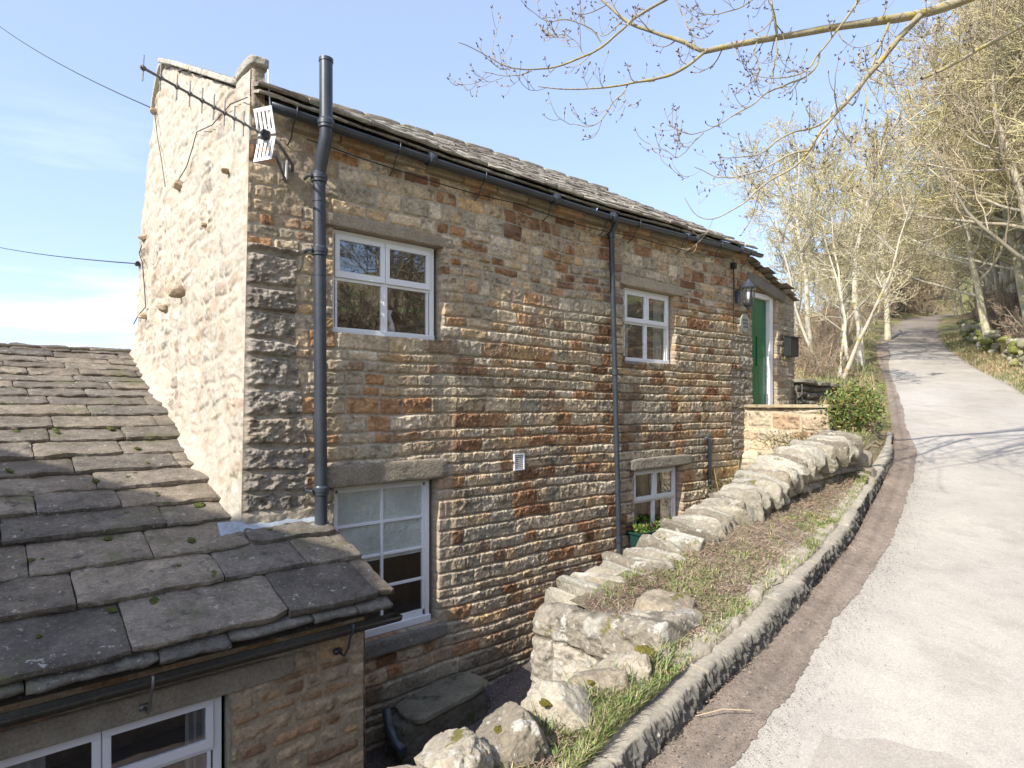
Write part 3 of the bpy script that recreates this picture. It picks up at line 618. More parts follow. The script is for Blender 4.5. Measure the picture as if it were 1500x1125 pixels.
# door
dr = MB(); dx0, dx1, dz0, dz1 = 10.72, 11.46, -.15, 1.98
for i in range(5):
    a = dx0 + (dx1 - dx0) * i / 5; dr.box(a + .002, a + (dx1 - dx0) / 5 - .002, 5.70, 5.74, dz0, dz1)
dr.box(dx0, dx1, 5.712, 5.735, dz0, dz1)
do = dr.build('door', M['green'], house, bevel=.003)
q = MB(); q.box(dx0 + .36, dx0 + .42, 5.68, 5.70, .72, 1.28); q.build('letter_plate', M['green'], do, bevel=.004)
q = MB(); q.tube([(dx0 + .07, 5.70, .85), (dx0 + .07, 5.65, .85), (dx0 + .15, 5.64, .85)], .011, 8); q.build('handle', M['black'], do, smooth=True)
fr_ = MB(); fr_.box(11.47, 11.60, 5.63, 5.74, -.15, 2.08); fr_.box(10.66, 10.715, 5.63, 5.74, -.15, 2.08); fr_.box(10.715, 11.47, 5.63, 5.74, 1.99, 2.08); fr_.build('door_frame', M['white'], house, bevel=.004)
# vent grille
v = MB(); vx, vz = 4.96, -.70; v.box(vx - .085, vx + .085, 5.545, 5.60, vz - .1, vz - .085); v.box(vx - .085, vx + .085, 5.545, 5.60, vz + .085, vz + .1); v.box(vx - .085, vx - .07, 5.545, 5.60, vz - .085, vz + .085); v.box(vx + .07, vx + .085, 5.545, 5.60, vz - .085, vz + .085)
for k in range(7): v.box(vx - .07, vx + .07, 5.552, 5.59, vz - .078 + k * .023, vz - .066 + k * .023)
v.build('vent_grille', M['white'], house)
# pipes
def collar(b, x, y, z, r): 
    b.tube([(x, y, z - .045), (x, y, z - .04), (x, y, z - .015), (x, y, z - .012), (x, y, z + .025), (x, y, z + .03), (x, y, z + .045)], [r * 1.12, r * 1.2, r * 1.2, r * 1.32, r * 1.32, r * 1.2, r * 1.12], 18)
b = MB(); R_ = .058
b.tube([(2.40, 5.325, 3.14), (2.40, 5.325, 2.50)], R_ * 1.02, 20, cap=False); b.tube([(2.40, 5.325, 3.14), (2.40, 5.325, 3.11)], R_ * 1.12, 20)
b.tube([(2.40, 5.325, 2.54), (2.40, 5.33, 2.44), (2.40, 5.36, 2.36), (2.40, 5.40, 2.28), (2.40, 5.445, 2.20), (2.40, 5.47, 2.14), (2.40, 5.475, 2.06)], R_, 20, cap=False)
b.tube([(2.40, 5.475, 2.12), (2.42, 5.475, -1.3)], R_, 20)
collar(b, 2.40, 5.325, 2.55, R_); collar(b, 2.40, 5.475, 2.10, R_); collar(b, 2.405, 5.475, 1.42, R_); collar(b, 2.418, 5.475, -.80, R_)
for z in (2.10, 1.42, -.80): b.tube([(2.33, 5.45, z), (2.30, 5.50, z), (2.31, 5.59, z)], .014, 8)
b.tube([(2.40, 5.475, 1.88), (2.40, 5.475, 1.875)], R_ * 1.06, 20); b.tube([(2.405, 5.475, 1.2), (2.405, 5.475, 1.19)], R_ * 1.06, 20)
o = b.build('soil_pipe', M['black'], house, smooth=True); o['label'] = 'thick black soil pipe rising above the eaves'
e = o.modifiers.new("e", 'EDGE_SPLIT'); e.split_angle = radians(40)
b = MB(); b.tube([(6.645, 5.43, 2.54), (6.645, 5.45, 2.46), (6.65, 5.52, 2.38), (6.66, 5.53, 2.3), (6.855, 5.53, -2.7)], .038, 16)
for z in (2.35, .45, -1.9):
    x = 6.66 + (2.3 - z) / 5 * .195; b.tube([(x, 5.53, z - .04), (x, 5.53, z + .04)], .05, 16); b.tube([(x - .06, 5.56, z), (x + .06, 5.56, z)], .014, 8)
o = b.build('downpipe', M['black'], house, smooth=True); o['label'] = 'thin black rainwater downpipe from the gutter'
e = o.modifiers.new("e", 'EDGE_SPLIT'); e.split_angle = radians(40)
b = MB(); b.tube([(9.10, 5.60, -.56), (9.12, 5.54, -.56), (9.16, 5.52, -.60), (9.17, 5.52, -1.9)], .032, 14); o = b.build('overflow_pipe', M['black'], house, smooth=True)

# flashing and flank of mortar where the lower roof meets the front corner
b = MB(); zz = lambda y: -1.17 + 0.394 * (y - 5.6)
V = []; F = []
for i in range(24):
    x = 1.55 + i * (2.45 - 1.55) / 23
    for k, (y, dz) in enumerate(((5.60, .15), (5.555, .11), (5.50, .085), (5.40 + .01 * sin(x * 9), .075))): V.append((x, y, zz(y) + dz + .006 * sin(x * 13 + k)))
for i in range(23):
    for k in range(3): F.append((i * 4 + k, i * 4 + 4 + k, i * 4 + 5 + k, i * 4 + 1 + k))
b.add(V, F); fl = b.build('lead_flashing', M['lead'], house, smooth=True)
md = fl.modifiers.new('s', 'SOLIDIFY'); md.thickness = .004

# ------------------------------------------------------------------ fittings on the cottage: things of their own
ln = empty('wall_lantern', (10.12, 5.55, 1.7), 'black wall lantern with clear glass beside the green door', 'lantern')
b = MB(); lx, ly, lz = 10.10, 5.34, 1.88; n_l0 = None
b.tube([(lx, ly, lz + .29), (lx, ly, lz + .27), (lx, ly, lz + .24), (lx, ly, lz + .19), (lx, ly, lz + .15), (lx, ly, lz + .135)], [.012, .03, .05, .09, .125, .12], 8)
b.tube([(lx, ly, lz - .13), (lx, ly, lz - .16), (lx, ly, lz - .2), (lx, ly, lz - .25)], [.098, .085, .04, .012], 8)
for k in range(8):
    a = k * pi / 4; b.tube([(lx + .112 * cos(a), ly + .112 * sin(a), lz + .14), (lx + .092 * cos(a), ly + .092 * sin(a), lz - .13)], .010, 4)
b.build('frame', M['black'], ln)
b = MB(); b.tube([(lx, ly, lz + .2), (lx, ly + .06, lz + .24), (lx, ly + .15, lz + .17), (lx, 5.54, lz + .05)], .012, 8); b.box(lx - .035, lx + .035, 5.50, 5.58, lz - .1, lz + .12); b.build('bracket', M['black'], ln, bevel=.004)
b = MB(); b.tube([(lx, ly, lz + .128), (lx, ly, lz - .128)], [.106, .086], 8, cap=False); b.build('glass_shade', M['glass'], ln)
b = MB(); b.tube([(lx, ly, lz - .08), (lx, ly, lz - .04), (lx, ly, lz + .05), (lx, ly, lz + .09)], [.02, .035, .035, .01], 10); b.build('bulb', M['white'], ln, smooth=True)
pq = empty('house_plaque', (10.3, 5.54, 1.42), 'small round pale slate house plaque under the lantern', 'plaque')
b = MB(); px_, pz_ = 10.36, 1.45; n = 24; ring = [(px_ + .15 * cos(2 * pi * k / n), pz_ + .17 * sin(2 * pi * k / n)) for k in range(n)]
b.add([(x, 5.535, z) for x, z in ring] + [(x, 5.56, z) for x, z in ring], [tuple(range(n))[::-1]] + [(k, (k + 1) % n, n + (k + 1) % n, n + k) for k in range(n)])
b.build('board', M['plaque'], pq, bevel=.004)
for r_ in range(3):
    b = MB(); zc = pz_ + .06 - r_ * .06; b.box(px_ - .085, px_ + .085, 5.5325, 5.5345, zc - .017, zc - .014)
    for k in range(5):
        x = px_ - .085 + k * .036 + .01 * r_; b.box(x, x + .006, 5.5315, 5.5345, zc - .0145, zc + .014); b.box(x + .004, x + .022, 5.531, 5.5345, zc + (.008 if k % 2 else -.004), zc + (.014 if k % 2 else .002))
    b.build('lettering', M['grey'], pq)
lb = empty('letter_box', (12.0, 5.5, .9), 'dark grey metal letter box on the wall right of the green door', 'letter box')
b = MB(); b.box(11.86, 12.20, 5.40, 5.55, .93, 1.32); b.build('body', M['grey'], lb, bevel=.008)
b = MB(); b.add([(11.84, 5.57, 1.36), (12.22, 5.57, 1.36), (12.22, 5.36, 1.31), (11.84, 5.36, 1.31), (11.84, 5.57, 1.335), (12.22, 5.57, 1.335), (12.22, 5.36, 1.285), (11.84, 5.36, 1.285)], [(0, 3, 2, 1), (4, 5, 6, 7), (3, 7, 6, 2), (0, 4, 7, 3), (1, 2, 6, 5), (0, 1, 5, 4)]); b.build('lid', M['grey'], lb)
an = empty('tv_aerial', (1.95, 5.5, 2.2), 'television aerial with slotted white reflector pointing left off the gable corner', 'aerial')
p0 = atD(205, 97, 4.08); p1 = atD(388, 208, 5.15); p1[2] = p0[2] + .01
b = MB(); b.tube([p0, p1], .0095, 6); b.build('boom', M['steel'], an)
bd = (p1 - p0) / np.linalg.norm(p1 - p0)
for i in range(11):
    t = [.02, .135, .25, .345, .44, .535, .625, .71, .795, .86, .93][i]; q = p0 + (p1 - p0) * t; hl = .088 + .018 * t
    b = MB(); b.tube([q + np.array((0.004, 0, hl)), q - np.array((.004, 0, hl))], .0052, 6); b.tube([q - bd * .013, q + bd * .013], .017, 6); b.build('director', M['steel'], an)
side = np.cross(bd, (0, 0, 1))
for s_, tl in ((1, .10), (-1, -.10)):                              # two slotted reflector leaves, V-shaped
    b = MB(); base = p1 + bd * .02 + np.array((0, 0, .012 * s_))
    for k in range(5):
        o0 = base + side * (-.082 + k * .041); up = np.array((0, 0, .21 * s_)) - bd * .05
        for w0_, w1_ in ((-.0125, .0125),):
            A = o0 + side * w0_; B = o0 + side * w1_; b.add([A, B, B + up, A + up, A + bd * .004, B + bd * .004, B + up + bd * .004, A + up + bd * .004], [(0, 1, 2, 3), (7, 6, 5, 4), (0, 4, 5, 1), (3, 2, 6, 7), (1, 5, 6, 2), (0, 3, 7, 4)])
    for f0, f1 in ((.0, .2), (.86, 1.0)):
        A = base - side * .095 + up * f0 - bd * .001; B = base + side * .095 + up * f0 - bd * .001; u2 = up * (f1 - f0)
        b.add([A, B, B + u2, A + u2, A + bd * .006, B + bd * .006, B + u2 + bd * .006, A + u2 + bd * .006], [(0, 1, 2, 3), (7, 6, 5, 4), (0, 4, 5, 1), (3, 2, 6, 7), (1, 5, 6, 2), (0, 3, 7, 4)])
    b.build('reflector', M['plasticw'], an)
b = MB(); b.box(*(p1[0] - .03, p1[0] + .03), p1[1] - .035, p1[1] + .03, p1[2] - .035, p1[2] + .035); b.build('dipole_box', M['cable'], an, bevel=.006)
b = MB(); b.tube([p1 + bd * .03, p1 + bd * .1 + np.array((.04, -.01, -.02)), (2.16, 5.50, 2.17), (2.2, 5.6, 2.15)], .014, 8); b.tube([p1 + bd * .02 + np.array((0, 0, -.16)), p1 + bd * .1 + np.array((.02, 0, -.13)), (2.10, 5.50, 2.0), (2.12, 5.52, 2.2)], .013, 8)
b.box(2.10, 2.15, 5.56, 5.62, 2.05, 2.2); b.build('bracket', M['steel'], an)
b = MB(); b.tube([p1 + np.array((0, 0, .05)), (1.93, 5.43, 2.45), (1.95, 5.47, 2.62), (1.93, 5.45, 2.78), (1.94, 5.5, 2.95)], .006, 6); b.build('lead', M['white'], an, smooth=True)
def cable(name, pts, label, r=.007, sag=0.0):
    b = MB(); P = []
    for i in range(len(pts) - 1):
        A, B = Vector(pts[i]), Vector(pts[i + 1]); n = 14
        for k in range(n): t = k / n; q = A.lerp(B, t); q.z -= sag * 4 * t * (1 - t) * (1 if i == 0 else 0); P.append(q)
    P.append(Vector(pts[-1])); b.tube(P, r, 6); o = b.build(name, M['cable'], None, smooth=True); tag(o, label, 'cable', None); return o
g1 = atX(223, 158, gx(3.9)) + np.array((-.03, 0, 0)); g2 = atX(207, 387, gx(2.2)) + np.array((-.05, 0, 0))
L1 = atD(0, 25, 15.0); L2 = atD(0, 357, 15.0)
ext = lambda a, g, k: list(np.array(g) + (np.array(a) - np.array(g)) * k)
cable('overhead_cable', [ext(L1, g1, 1.6), g1], 'upper overhead cable running down to the gable from the top left', .008, .25)
cable('overhead_cable', [ext(L2, g2, 1.6), g2], 'lower overhead cable fixed to an insulator on the gable', .009, .10)
def wallrun(px, r=.005, pr=.012):
    b = MB(); b.tube([atX(x, y, 1.8) * 0 + np.array((gx(atX(x, y, 1.8)[2]) - .045, *atX(x, y, gx(atX(x, y, 1.8)[2]))[1:])) for x, y in px], r, 5); return b
b = wallrun([(223, 158), (232, 165), (236, 200), (243, 240), (248, 275)]); b.build('service_wire', M['cable'], gw_)
b = wallrun([(370, 145), (345, 155), (318, 185), (295, 195), (288, 220), (280, 245), (268, 265)], .005); b.build('service_wire', M['cable'], gw_)
b = wallrun([(213, 360), (209, 372), (214, 385), (217, 420), (219, 450), (208, 462), (201, 475)], .007); b.tube([g2 + np.array((.0, -.05, 0)), g2 + np.array((0, .05, 0))], .03, 8); b.build('service_wire', M['cable'], gw_)

# ------------------------------------------------------------------ low wing at lower left
ann = empty('low_cottage_wing', (1.0, 7.0, -3.5), 'low stone outbuilding with a heavy mossy stone-slate roof against the gable', 'outbuilding')
RS = math.atan(0.394)
def fra(u, v, w): return np.stack([u + 0 * v, 4.46 + v * cos(RS) - w * sin(RS), -1.62 + v * sin(RS) + w * cos(RS)], -1)
exY = [4.46, 4.97, 5.37, 5.80, 6.14, 6.47, 6.80, 7.12, 7.46, 7.78, 8.10, 8.39, 8.65, 8.89, 9.12, 9.35, 9.58, 9.80, 10.03, 10.25, 10.45]
exps = [(exY[i + 1] - exY[i]) / cos(RS) for i in range(len(exY) - 1)]
def rightedge(v):
    Y = 4.46 + v * cos(RS); return 2.56 if Y < 5.2 else (2.50 if Y < 5.5 else 1.73)
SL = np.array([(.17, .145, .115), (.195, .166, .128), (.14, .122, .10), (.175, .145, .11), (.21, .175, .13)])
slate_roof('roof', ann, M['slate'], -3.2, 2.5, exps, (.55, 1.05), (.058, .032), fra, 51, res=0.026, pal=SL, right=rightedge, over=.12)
# under-eaves course
Vv = []; Ff = []; Cc = []; n = 0; x = -3.2; k = 0
while x < 2.5:
    e = min(2.55, x + .35 + .4 * ((k * 7) % 5) / 5); a, f, c = slab(x, e - .008, -.045 - .02 * (k % 3), .4, .0, 0, .045, 7700 + k, fra, .03, colr=(.16, .15, .125)); Vv.append(a); Ff.append(f + n); Cc.append(c); n += len(a); x = e; k += 1
link('eaves_course', npmesh('eaves_course', np.concatenate(Vv), np.concatenate(Ff), np.concatenate(Cc)), M['slate'], ann)
b = MB(); z_ = lambda y: -1.66 + .394 * (y - 4.46)
b.add([(-3.2, 4.5, z_(4.5) - .06), (2.5, 4.5, z_(4.5) - .06), (2.5, 5.58, z_(5.58) - .06), (1.7, 5.58, z_(5.58) - .06), (1.7, 10.4, z_(10.4) - .06), (-3.2, 10.4, z_(10.4) - .06)], [(0, 1, 2, 3), (0, 3, 4, 5)], (.1, .08, .06))
b.add([(-3.2, 10.38, .74), (1.7, 10.38, .74), (1.7, 13.5, -.6), (-3.2, 13.5, -.6)], [(0, 1, 2, 3)], (.15, .13, .11))
b.build('roof_boarding', M['slate'], ann)
for i in range(9):
    x = -3.2 + i * .55; rock('ridge_stone', ann, M['slate'], (.55, .26, .05), (x + .27, 10.42, .76), (0, 0, 0), 500 + i, p=6, amp=.05, res=10, col=(.16, .14, .11))
# front wall of the wing
xs = np.linspace(-3.2, 2.44, 470); Xg, Zg = np.meshgrid(xs, np.linspace(-3.7, -1.66, 180), indexing='ij')
ca_ = courses(Xg, Zg, 61, (.07, .19), (.16, .55), .07)
ha, ka = relief(Xg, Zg, ca_, 61, .020, .022, .014, 0, .010, mortar=(.37, .315, .23), jvar=.02); ka = ka * .65 + .35 * np.array((.34, .27, .18))
AX0, AX1, AZ0, AZ1 = -.12, 1.34, -3.0, -2.06
IN = (Xg > AX0 - .02) & (Xg < AX1 + .05) & (Zg > AZ0 - .0) & (Zg < AZ1)
ha = ha * sst(2.44, 2.40, Xg); ha[-1, :] = -.06
Pm = np.stack([Xg, 4.66 - ha, Zg], -1); Fq = gridF(470, 180)
link('front_wall', npmesh('front_wall', Pm, Fq[~IN.reshape(-1)[Fq].all(1)], np.clip(ka * np.array((.95, .93, .9)), .02, .8)), M['wall'], ann)
Yg, Zg = np.meshgrid(np.linspace(4.66, 5.6, 90), np.linspace(-3.7, -1.4, 190), indexing='ij'); cc_ = courses(Yg, Zg, 62, (.09, .17), (.2, .5), .03); hh, kk = relief(Yg, Zg, cc_, 62, .014, .018, .014)
hh = hh * sst(4.66, 4.70, Yg); Zg2 = np.minimum(Zg, z_(Yg) - .05)
link('side_wall', npmesh('side_wall', np.stack([2.44 + hh, Yg, Zg2], -1), gridF(90, 190), np.clip(kk, .02, .8)), M['wall'], ann)
b = MB(); b.add([(-3.2, 4.68, -3.7), (-3.2, 10.4, -3.7), (-3.2, 10.4, .7), (-3.2, 4.68, -1.6)], [(0, 1, 2, 3)], (.36, .3, .22)); b.build('end_wall', M['wall'], ann)
rock('lintel', ann, M['block'], (2.75, .16, .17), (.46, 4.70, -1.985), (0, 0, 0), 520, p=9, amp=.012, res=40, col=(.36, .32, .25))
o = casement(ann, AX0, AX1, AZ0, AZ1, 4.735, split=.42, label='white casement window under the lower roof with pale curtains')
curtain(o, AX1 - .2, AX1 - .05, AZ0, AZ1, 4.90, seed=3, folds=5); curtain(o, AX0 + .05, AX0 + .45, AZ0, AZ1, 4.90, seed=4, folds=8)
reveal(o, 'reveal', AX0, AX1 + .03, AZ0, AZ1, 4.665, 4.79)
# half-round gutter in front, with hooks
g = MB(); V = []; F = []; xa, xb = -3.2, 2.62; n0 = 12
gzz = lambda x: -1.735 + .004 * x
for i in range(n0):
    x = xa + (xb - xa) * i / (n0 - 1)
    for k in range(N + 1): t = pi + pi * k / N; V.append((x, 4.42 + .06 * cos(t), gzz(x) + .058 * sin(t)))
for i in range(n0 - 1):
    for k in range(N): F.append((i * (N + 1) + k, i * (N + 1) + k + 1, (i + 1) * (N + 1) + k + 1, (i + 1) * (N + 1) + k))
F.append(tuple(n0 * (N + 1) - 1 - k for k in range(N + 1)))
g.add(V, F); ga = g.build('gutter', mat('brown_stained_gutter', (.045, .038, .026), .5, ((5, .3), (40, .2)), ((50, .2, .003),), ((8, .6, (.10, .095, .04), .15),)), ann, smooth=True); sm = ga.modifiers.new('s', 'SOLIDIFY'); sm.thickness = 0.006
for x in (.83, 2.18, -.6):
    q = MB(); q.tube([(x, 4.37, gzz(x) + .03), (x, 4.345, gzz(x) + .035), (x, 4.35, gzz(x) - .02), (x, 4.40, gzz(x) - .075), (x, 4.43, gzz(x) - .16), (x, 4.50, gzz(x) - .25), (x, 4.63, gzz(x) - .25)], .009, 6); q.box(x - .03, x + .03, 4.60, 4.64, gzz(x) - .27, gzz(x) - .23); q.build('bracket', M['steel'] if x < 1 else M['black'], ga, smooth=True)
# small moss cushions on slates
for i, (x, y) in enumerate(((328, 884), (262, 832), (178, 775), (390, 892))):
    d = rdir(x, y); t = (-1.62 - .394 * 4.46 + .065) / (d[2] - .394 * d[1]); p = d * t
    rock('moss_cushion', ann, mat('moss%d' % i, (.07, .085, .018), 1, ((20, .3),), ((90, 1, .01),)), (.07, .06, .035), p + np.array((0, 0, .012)), (0, 0, i), 540 + i, p=2, amp=.15, res=10)

r = np.random.default_rng(545); mj = mat('joint_moss', (.085, .10, .025), 1, ((20, .4), (90, .4)), ((60, 1, .012), (200, 1, .005)))
for i in range(34):
    c_ = r.integers(0, 9); v = sum(exps[:c_]) + exps[c_] * (.1 + .8 * r.random()); u = .15 + 2.1 * r.random(); p = fra(np.array(u), np.array(v), np.array(.055 + .062 * (1 - .75 * (v - sum(exps[:c_])) / exps[c_]))); s_ = .018 + .03 * r.random()
    rock('moss_cushion', ann, mj, (s_ * (1 + r.random()), s_ * 1.8, s_ * .7), tuple(p), (.38, 0, r.random()), 5500 + i, res=9, p=2.2, amp=.3, freq=5)
# ------------------------------------------------------------------ stone bench against the wall in the yard, with the pipe shoe
sb = empty('stone_bench', (3.35, 5.3, -3.5), 'low mossy stone block bench against the cottage wall', 'bench')
pb = [atY(x, y, Y) for x, y, Y in ((575, 1085, 5.0), (700, 1040, 5.1))]
rock('base', sb, mat('mossy_stone', (.12, .11, .085), .95, ((4, .3), (40, .3)), ((26, .8, .015), (110, .6, .004)), ((6, .55, (.06, .075, .03), .1),)), (1.10, .40, .44), (3.62, 5.32, -3.30), (0, -.05, .06), 560, p=7, amp=.05, freq=6, res=50, col=(.15, .15, .12))
rock('top_slab', sb, mat('damp_flagstone', (.20, .185, .135), .9, ((4, .3), (40, .3)), ((26, .8, .01), (110, .6, .004)), ((5, .55, (.07, .08, .035), .1),)), (.98, .46, .07), (3.68, 5.33, -3.06), (0, -.07, .07), 561, p=7, amp=.035, freq=7, res=50, col=(.2, .2, .15))
b = MB(); b.tube([(3.0, 5.3, -2.95), (3.0, 5.25, -3.1), (3.0, 5.13, -3.22), (3.02, 5.0, -3.25)], .045, 12); ps = b.build('drain_shoe', M['black'], None, smooth=True); tag(ps, 'short black drain elbow at the left end of the stone bench', 'drain')

# ------------------------------------------------------------------ flower trough
tr = empty('flower_trough', (7.67, 5.42, -2.1), 'dark green plastic trough standing on the lower right window sill', 'trough')
b = MB(); x0, x1, y0, y1, z0, z1 = 7.06, 8.30, 5.34, 5.56, -2.08, -1.84
b.add([(x0 + .03, y0 + .03, z0), (x1 - .03, y0 + .03, z0), (x1 - .03, y1 - .03, z0), (x0 + .03, y1 - .03, z0), (x0, y0, z1), (x1, y0, z1), (x1, y1, z1), (x0, y1, z1)], [(0, 3, 2, 1), (0, 1, 5, 4), (1, 2, 6, 5), (2, 3, 7, 6), (3, 0, 4, 7)])
b.build('body', M['trough'], tr, bevel=.008)
b = MB(); b.box(x0 - .02, x1 + .02, y0 - .02, y0 + .005, z1 - .02, z1 + .012); b.box(x0 - .02, x1 + .02, y1 - .005, y1 + .02, z1 - .02, z1 + .012); b.box(x0 - .02, x0 + .005, y0 + .005, y1 - .005, z1 - .02, z1 + .012); b.box(x1 - .005, x1 + .02, y0 + .005, y1 - .005, z1 - .02, z1 + .012); b.build('rim', M['trough'], tr, bevel=.004)
b = MB(); b.add([(x0, y0, z1 - .02), (x1, y0, z1 - .02), (x1, y1, z1 - .02), (x0, y1, z1 - .02)], [(0, 1, 2, 3)], (.06, .045, .035)); b.build('compost', M['soil'], tr)
def leafmesh(pts, dirs, size, cols, asp=.45, rs=None):
    """many small folded leaves"""
    pts = np.asarray(pts); dirs = np.asarray(dirs); n = len(pts); rs = rs or np.random.default_rng(1)
    dirs = dirs / np.linalg.norm(dirs, axis=1)[:, None]; a = np.cross(dirs, rs.normal(size=(n, 3))); a /= np.linalg.norm(a, axis=1)[:, None] + 1e-9; nn_ = np.cross(a, dirs)
    s = np.asarray(size).reshape(-1, 1) * np.ones((n, 1))
    V = np.stack([pts, pts + dirs * s * .5 + a * s * asp * .5 + nn_ * s * .08, pts + dirs * s, pts + dirs * s * .5 - a * s * asp * .5 + nn_ * s * .08], 1)
    F = np.arange(n * 4).reshape(n, 4); return V.reshape(-1, 3), F, np.repeat(np.asarray(cols), 4, axis=0)
PCOL = [(.40, .36, .10), (.09, .02, .09), (.10, .02, .05), (.42, .40, .16), (.10, .03, .12), (.12, .02, .06), (.42, .40, .33)]
PLB = ['yellow', 'deep purple', 'maroon', 'pale yellow', 'violet', 'wine red', 'creamy']
for i in range(7):
    r = np.random.default_rng(900 + i); cx = 7.16 + i * .175; n = 90
    th = r.random(n) * 2 * pi; el = r.random(n) * 1.2 + .1; dd = np.stack([np.cos(th) * np.cos(el), np.sin(th) * np.cos(el), np.sin(el)], -1)
    pts = np.array((cx, 5.45, -1.86)) + dd * (r.random((n, 1)) * .09) * np.array((1, 1, 1.3)); cl = np.array([(.06, .13, .03)]) * (.6 + .9 * r.random((n, 1))) + r.random((n, 1)) * np.array((.08, .05, 0))
    V, F, C = leafmesh(pts, dd, .045 + .02 * r.random(n), cl, .5, r)
    o = link('pansy', npmesh('pansy', V, F, C, False), M['leaf']); tag(o, '%s pansy growing in the green trough, %s from its left end' % (PLB[i], ['first', 'second', 'third', 'fourth', 'fifth', 'sixth', 'seventh'][i]), 'flower', 'pansies in the green trough')
    for q_ in range(5):
        c_ = np.array((cx, 5.43, -1.755)) + r.normal(size=3) * np.array((.05, .045, .022)); a_ = np.arange(5) * 2 * pi / 5 + r.random(); dd = np.stack([np.cos(a_), -.45 * np.ones(5), np.sin(a_)], -1)
        V, F, C = leafmesh(np.tile(c_, (5, 1)), dd, .024 + .006 * r.random(5), np.tile(np.array(PCOL[i]), (5, 1)) * (.8 + .4 * r.random()), 1.2, r); link('blossom', npmesh('blossom', V, F, C, False), M['leaf'], o)

# ------------------------------------------------------------------ stoop in front of the green door
st = empty('entrance_stoop', (11.2, 4.8, -.6), 'cream rubble stoop with a thin stone slab in front of the green door', 'stoop')
SX, SY = 10.38, 4.12
Yg, Zg = np.meshgrid(np.linspace(SY, 5.62, 170), np.linspace(-2.6, -.07, 260), indexing='ij'); cc_ = courses(Yg, Zg, 71, (.14, .30), (.28, .6), .05)
hh, kk = relief(Yg, Zg, cc_, 71, .014, .03, .02, 0, .012, pal=np.array([(.42, .35, .25), (.44, .36, .25), (.38, .30, .21), (.47, .41, .31), (.38, .27, .17)]), mortar=(.44, .38, .27), jvar=.012)
bul = .22 * sst(-.55, -1.2, Zg) * (.7 + .3 * vn2(Yg * 2, Zg * 2, 3)); hh = hh * sst(SY, SY + .04, Yg) + bul
link('side_wall', npmesh('side_wall', np.stack([SX - hh, Yg, Zg], -1), gridF(170, 260, True), np.clip(kk, .02, .85)), M['render'], st)
Xg, Zg = np.meshgrid(np.linspace(SX, 12.2, 150), np.linspace(-1.6, -.07, 150), indexing='ij'); cc_ = courses(Xg, Zg, 72, (.14, .26), (.3, .6), .04); hh, kk = relief(Xg, Zg, cc_, 72, .012, .03, .02, pal=CREAM * .85)
link('front_wall', npmesh('front_wall', np.stack([Xg, SY - hh * sst(SX, SX + .04, Xg), Zg], -1), gridF(150, 150), np.clip(kk, .02, .85)), M['render'], st)
rock('slab', st, M['rock'], (1.95, 1.56, .06), (11.28, 4.83, -.035), (0, 0, 0), 601, p=12, amp=.008, res=34, col=(.36, .30, .19))
b = MB(); b.box(SX + .03, 12.15, SY + .03, 5.6, -1.6, -.075, (.4, .35, .27)); b.build('core', M['render'], st)
# dark rubble wall beyond the wing
dw = empty('dark_rubble_wall', (13.6, 6.0, -.1), 'short dark rubble wall between the cottage wing and the bank', 'wall')
Ug, Vg = np.meshgrid(np.linspace(12.3, 14.3, 150), np.linspace(-.5, .42, 80), indexing='ij'); cc_ = courses(Ug, Vg, 611, (.10, .22), (.2, .5), .06); hh, kk = relief(Ug, Vg, cc_, 611, .008, .04, .05, 0, .02, pal=np.array([(.15, .14, .115), (.11, .105, .09), (.19, .17, .14)]), mortar=(.04, .035, .03))
link('face', npmesh('face', np.stack([Ug, 5.48 - hh, Vg], -1), gridF(150, 80), np.clip(kk, .01, .5)), M['wall'], dw)
Ug, Vg = np.meshgrid(np.linspace(5.44, 5.9, 40), np.linspace(-.5, .42, 80), indexing='ij'); link('end_face', npmesh('end_face', np.stack([12.46 + 0 * Ug, Ug, Vg], -1), gridF(40, 80, True), np.tile(np.array((.13, .12, .1)), (3200, 1))), M['wall'], dw)
for i, (x, s_) in enumerate(((12.75, .75), (13.4, .7), (14.0, .65))): rock('top_slab', dw, M['block'], (s_, .6, .085), (x, 5.68, .45 - .03 * i), (0, .06 - .08 * (i % 2), .1 * i), 620 + i, p=7, amp=.05, res=22, col=(.2, .19, .15))

# ------------------------------------------------------------------ lane, kerb, verge, yard, open ground
def strip(name, xsamp, offs, zf, colf, m, kind='structure'):
    X = []; Y = []
    for t in offs: a, b_ = off(xsamp, t); X.append(a); Y.append(b_)
    X = np.array(X).T; Y = np.array(Y).T; T = np.broadcast_to(np.array(offs), X.shape); Sx = np.broadcast_to(xsamp[:, None], X.shape)
    Z = zf(X, Y, T, Sx); me = npmesh(name, np.stack([X, Y, Z], -1), gridF(len(xsamp), len(offs), True), colf(X, Y, T, Sx))
    o = link(name, me, m); tag(o, kind=kind); return o
xr = np.concatenate([np.linspace(-14, 0, 40, endpoint=False), np.linspace(0, 14, 420, endpoint=False), np.linspace(14, 40, 160, endpoint=False), np.linspace(40, 125, 120)])
offr = np.concatenate([[0], -np.linspace(.05, 7.0, 110)])
def kflat(X, Y, T, Sx):
    kx, ky = off(Sx, np.zeros_like(Sx)); dc = depth(X, Y)
    return hr(dc)
def roadz(X, Y, T, Sx): return kflat(X, Y, T, Sx) + .018 * fbm2(X * .7, Y * .7, 801, 3) - .02 * sst(-.8, 0, T)
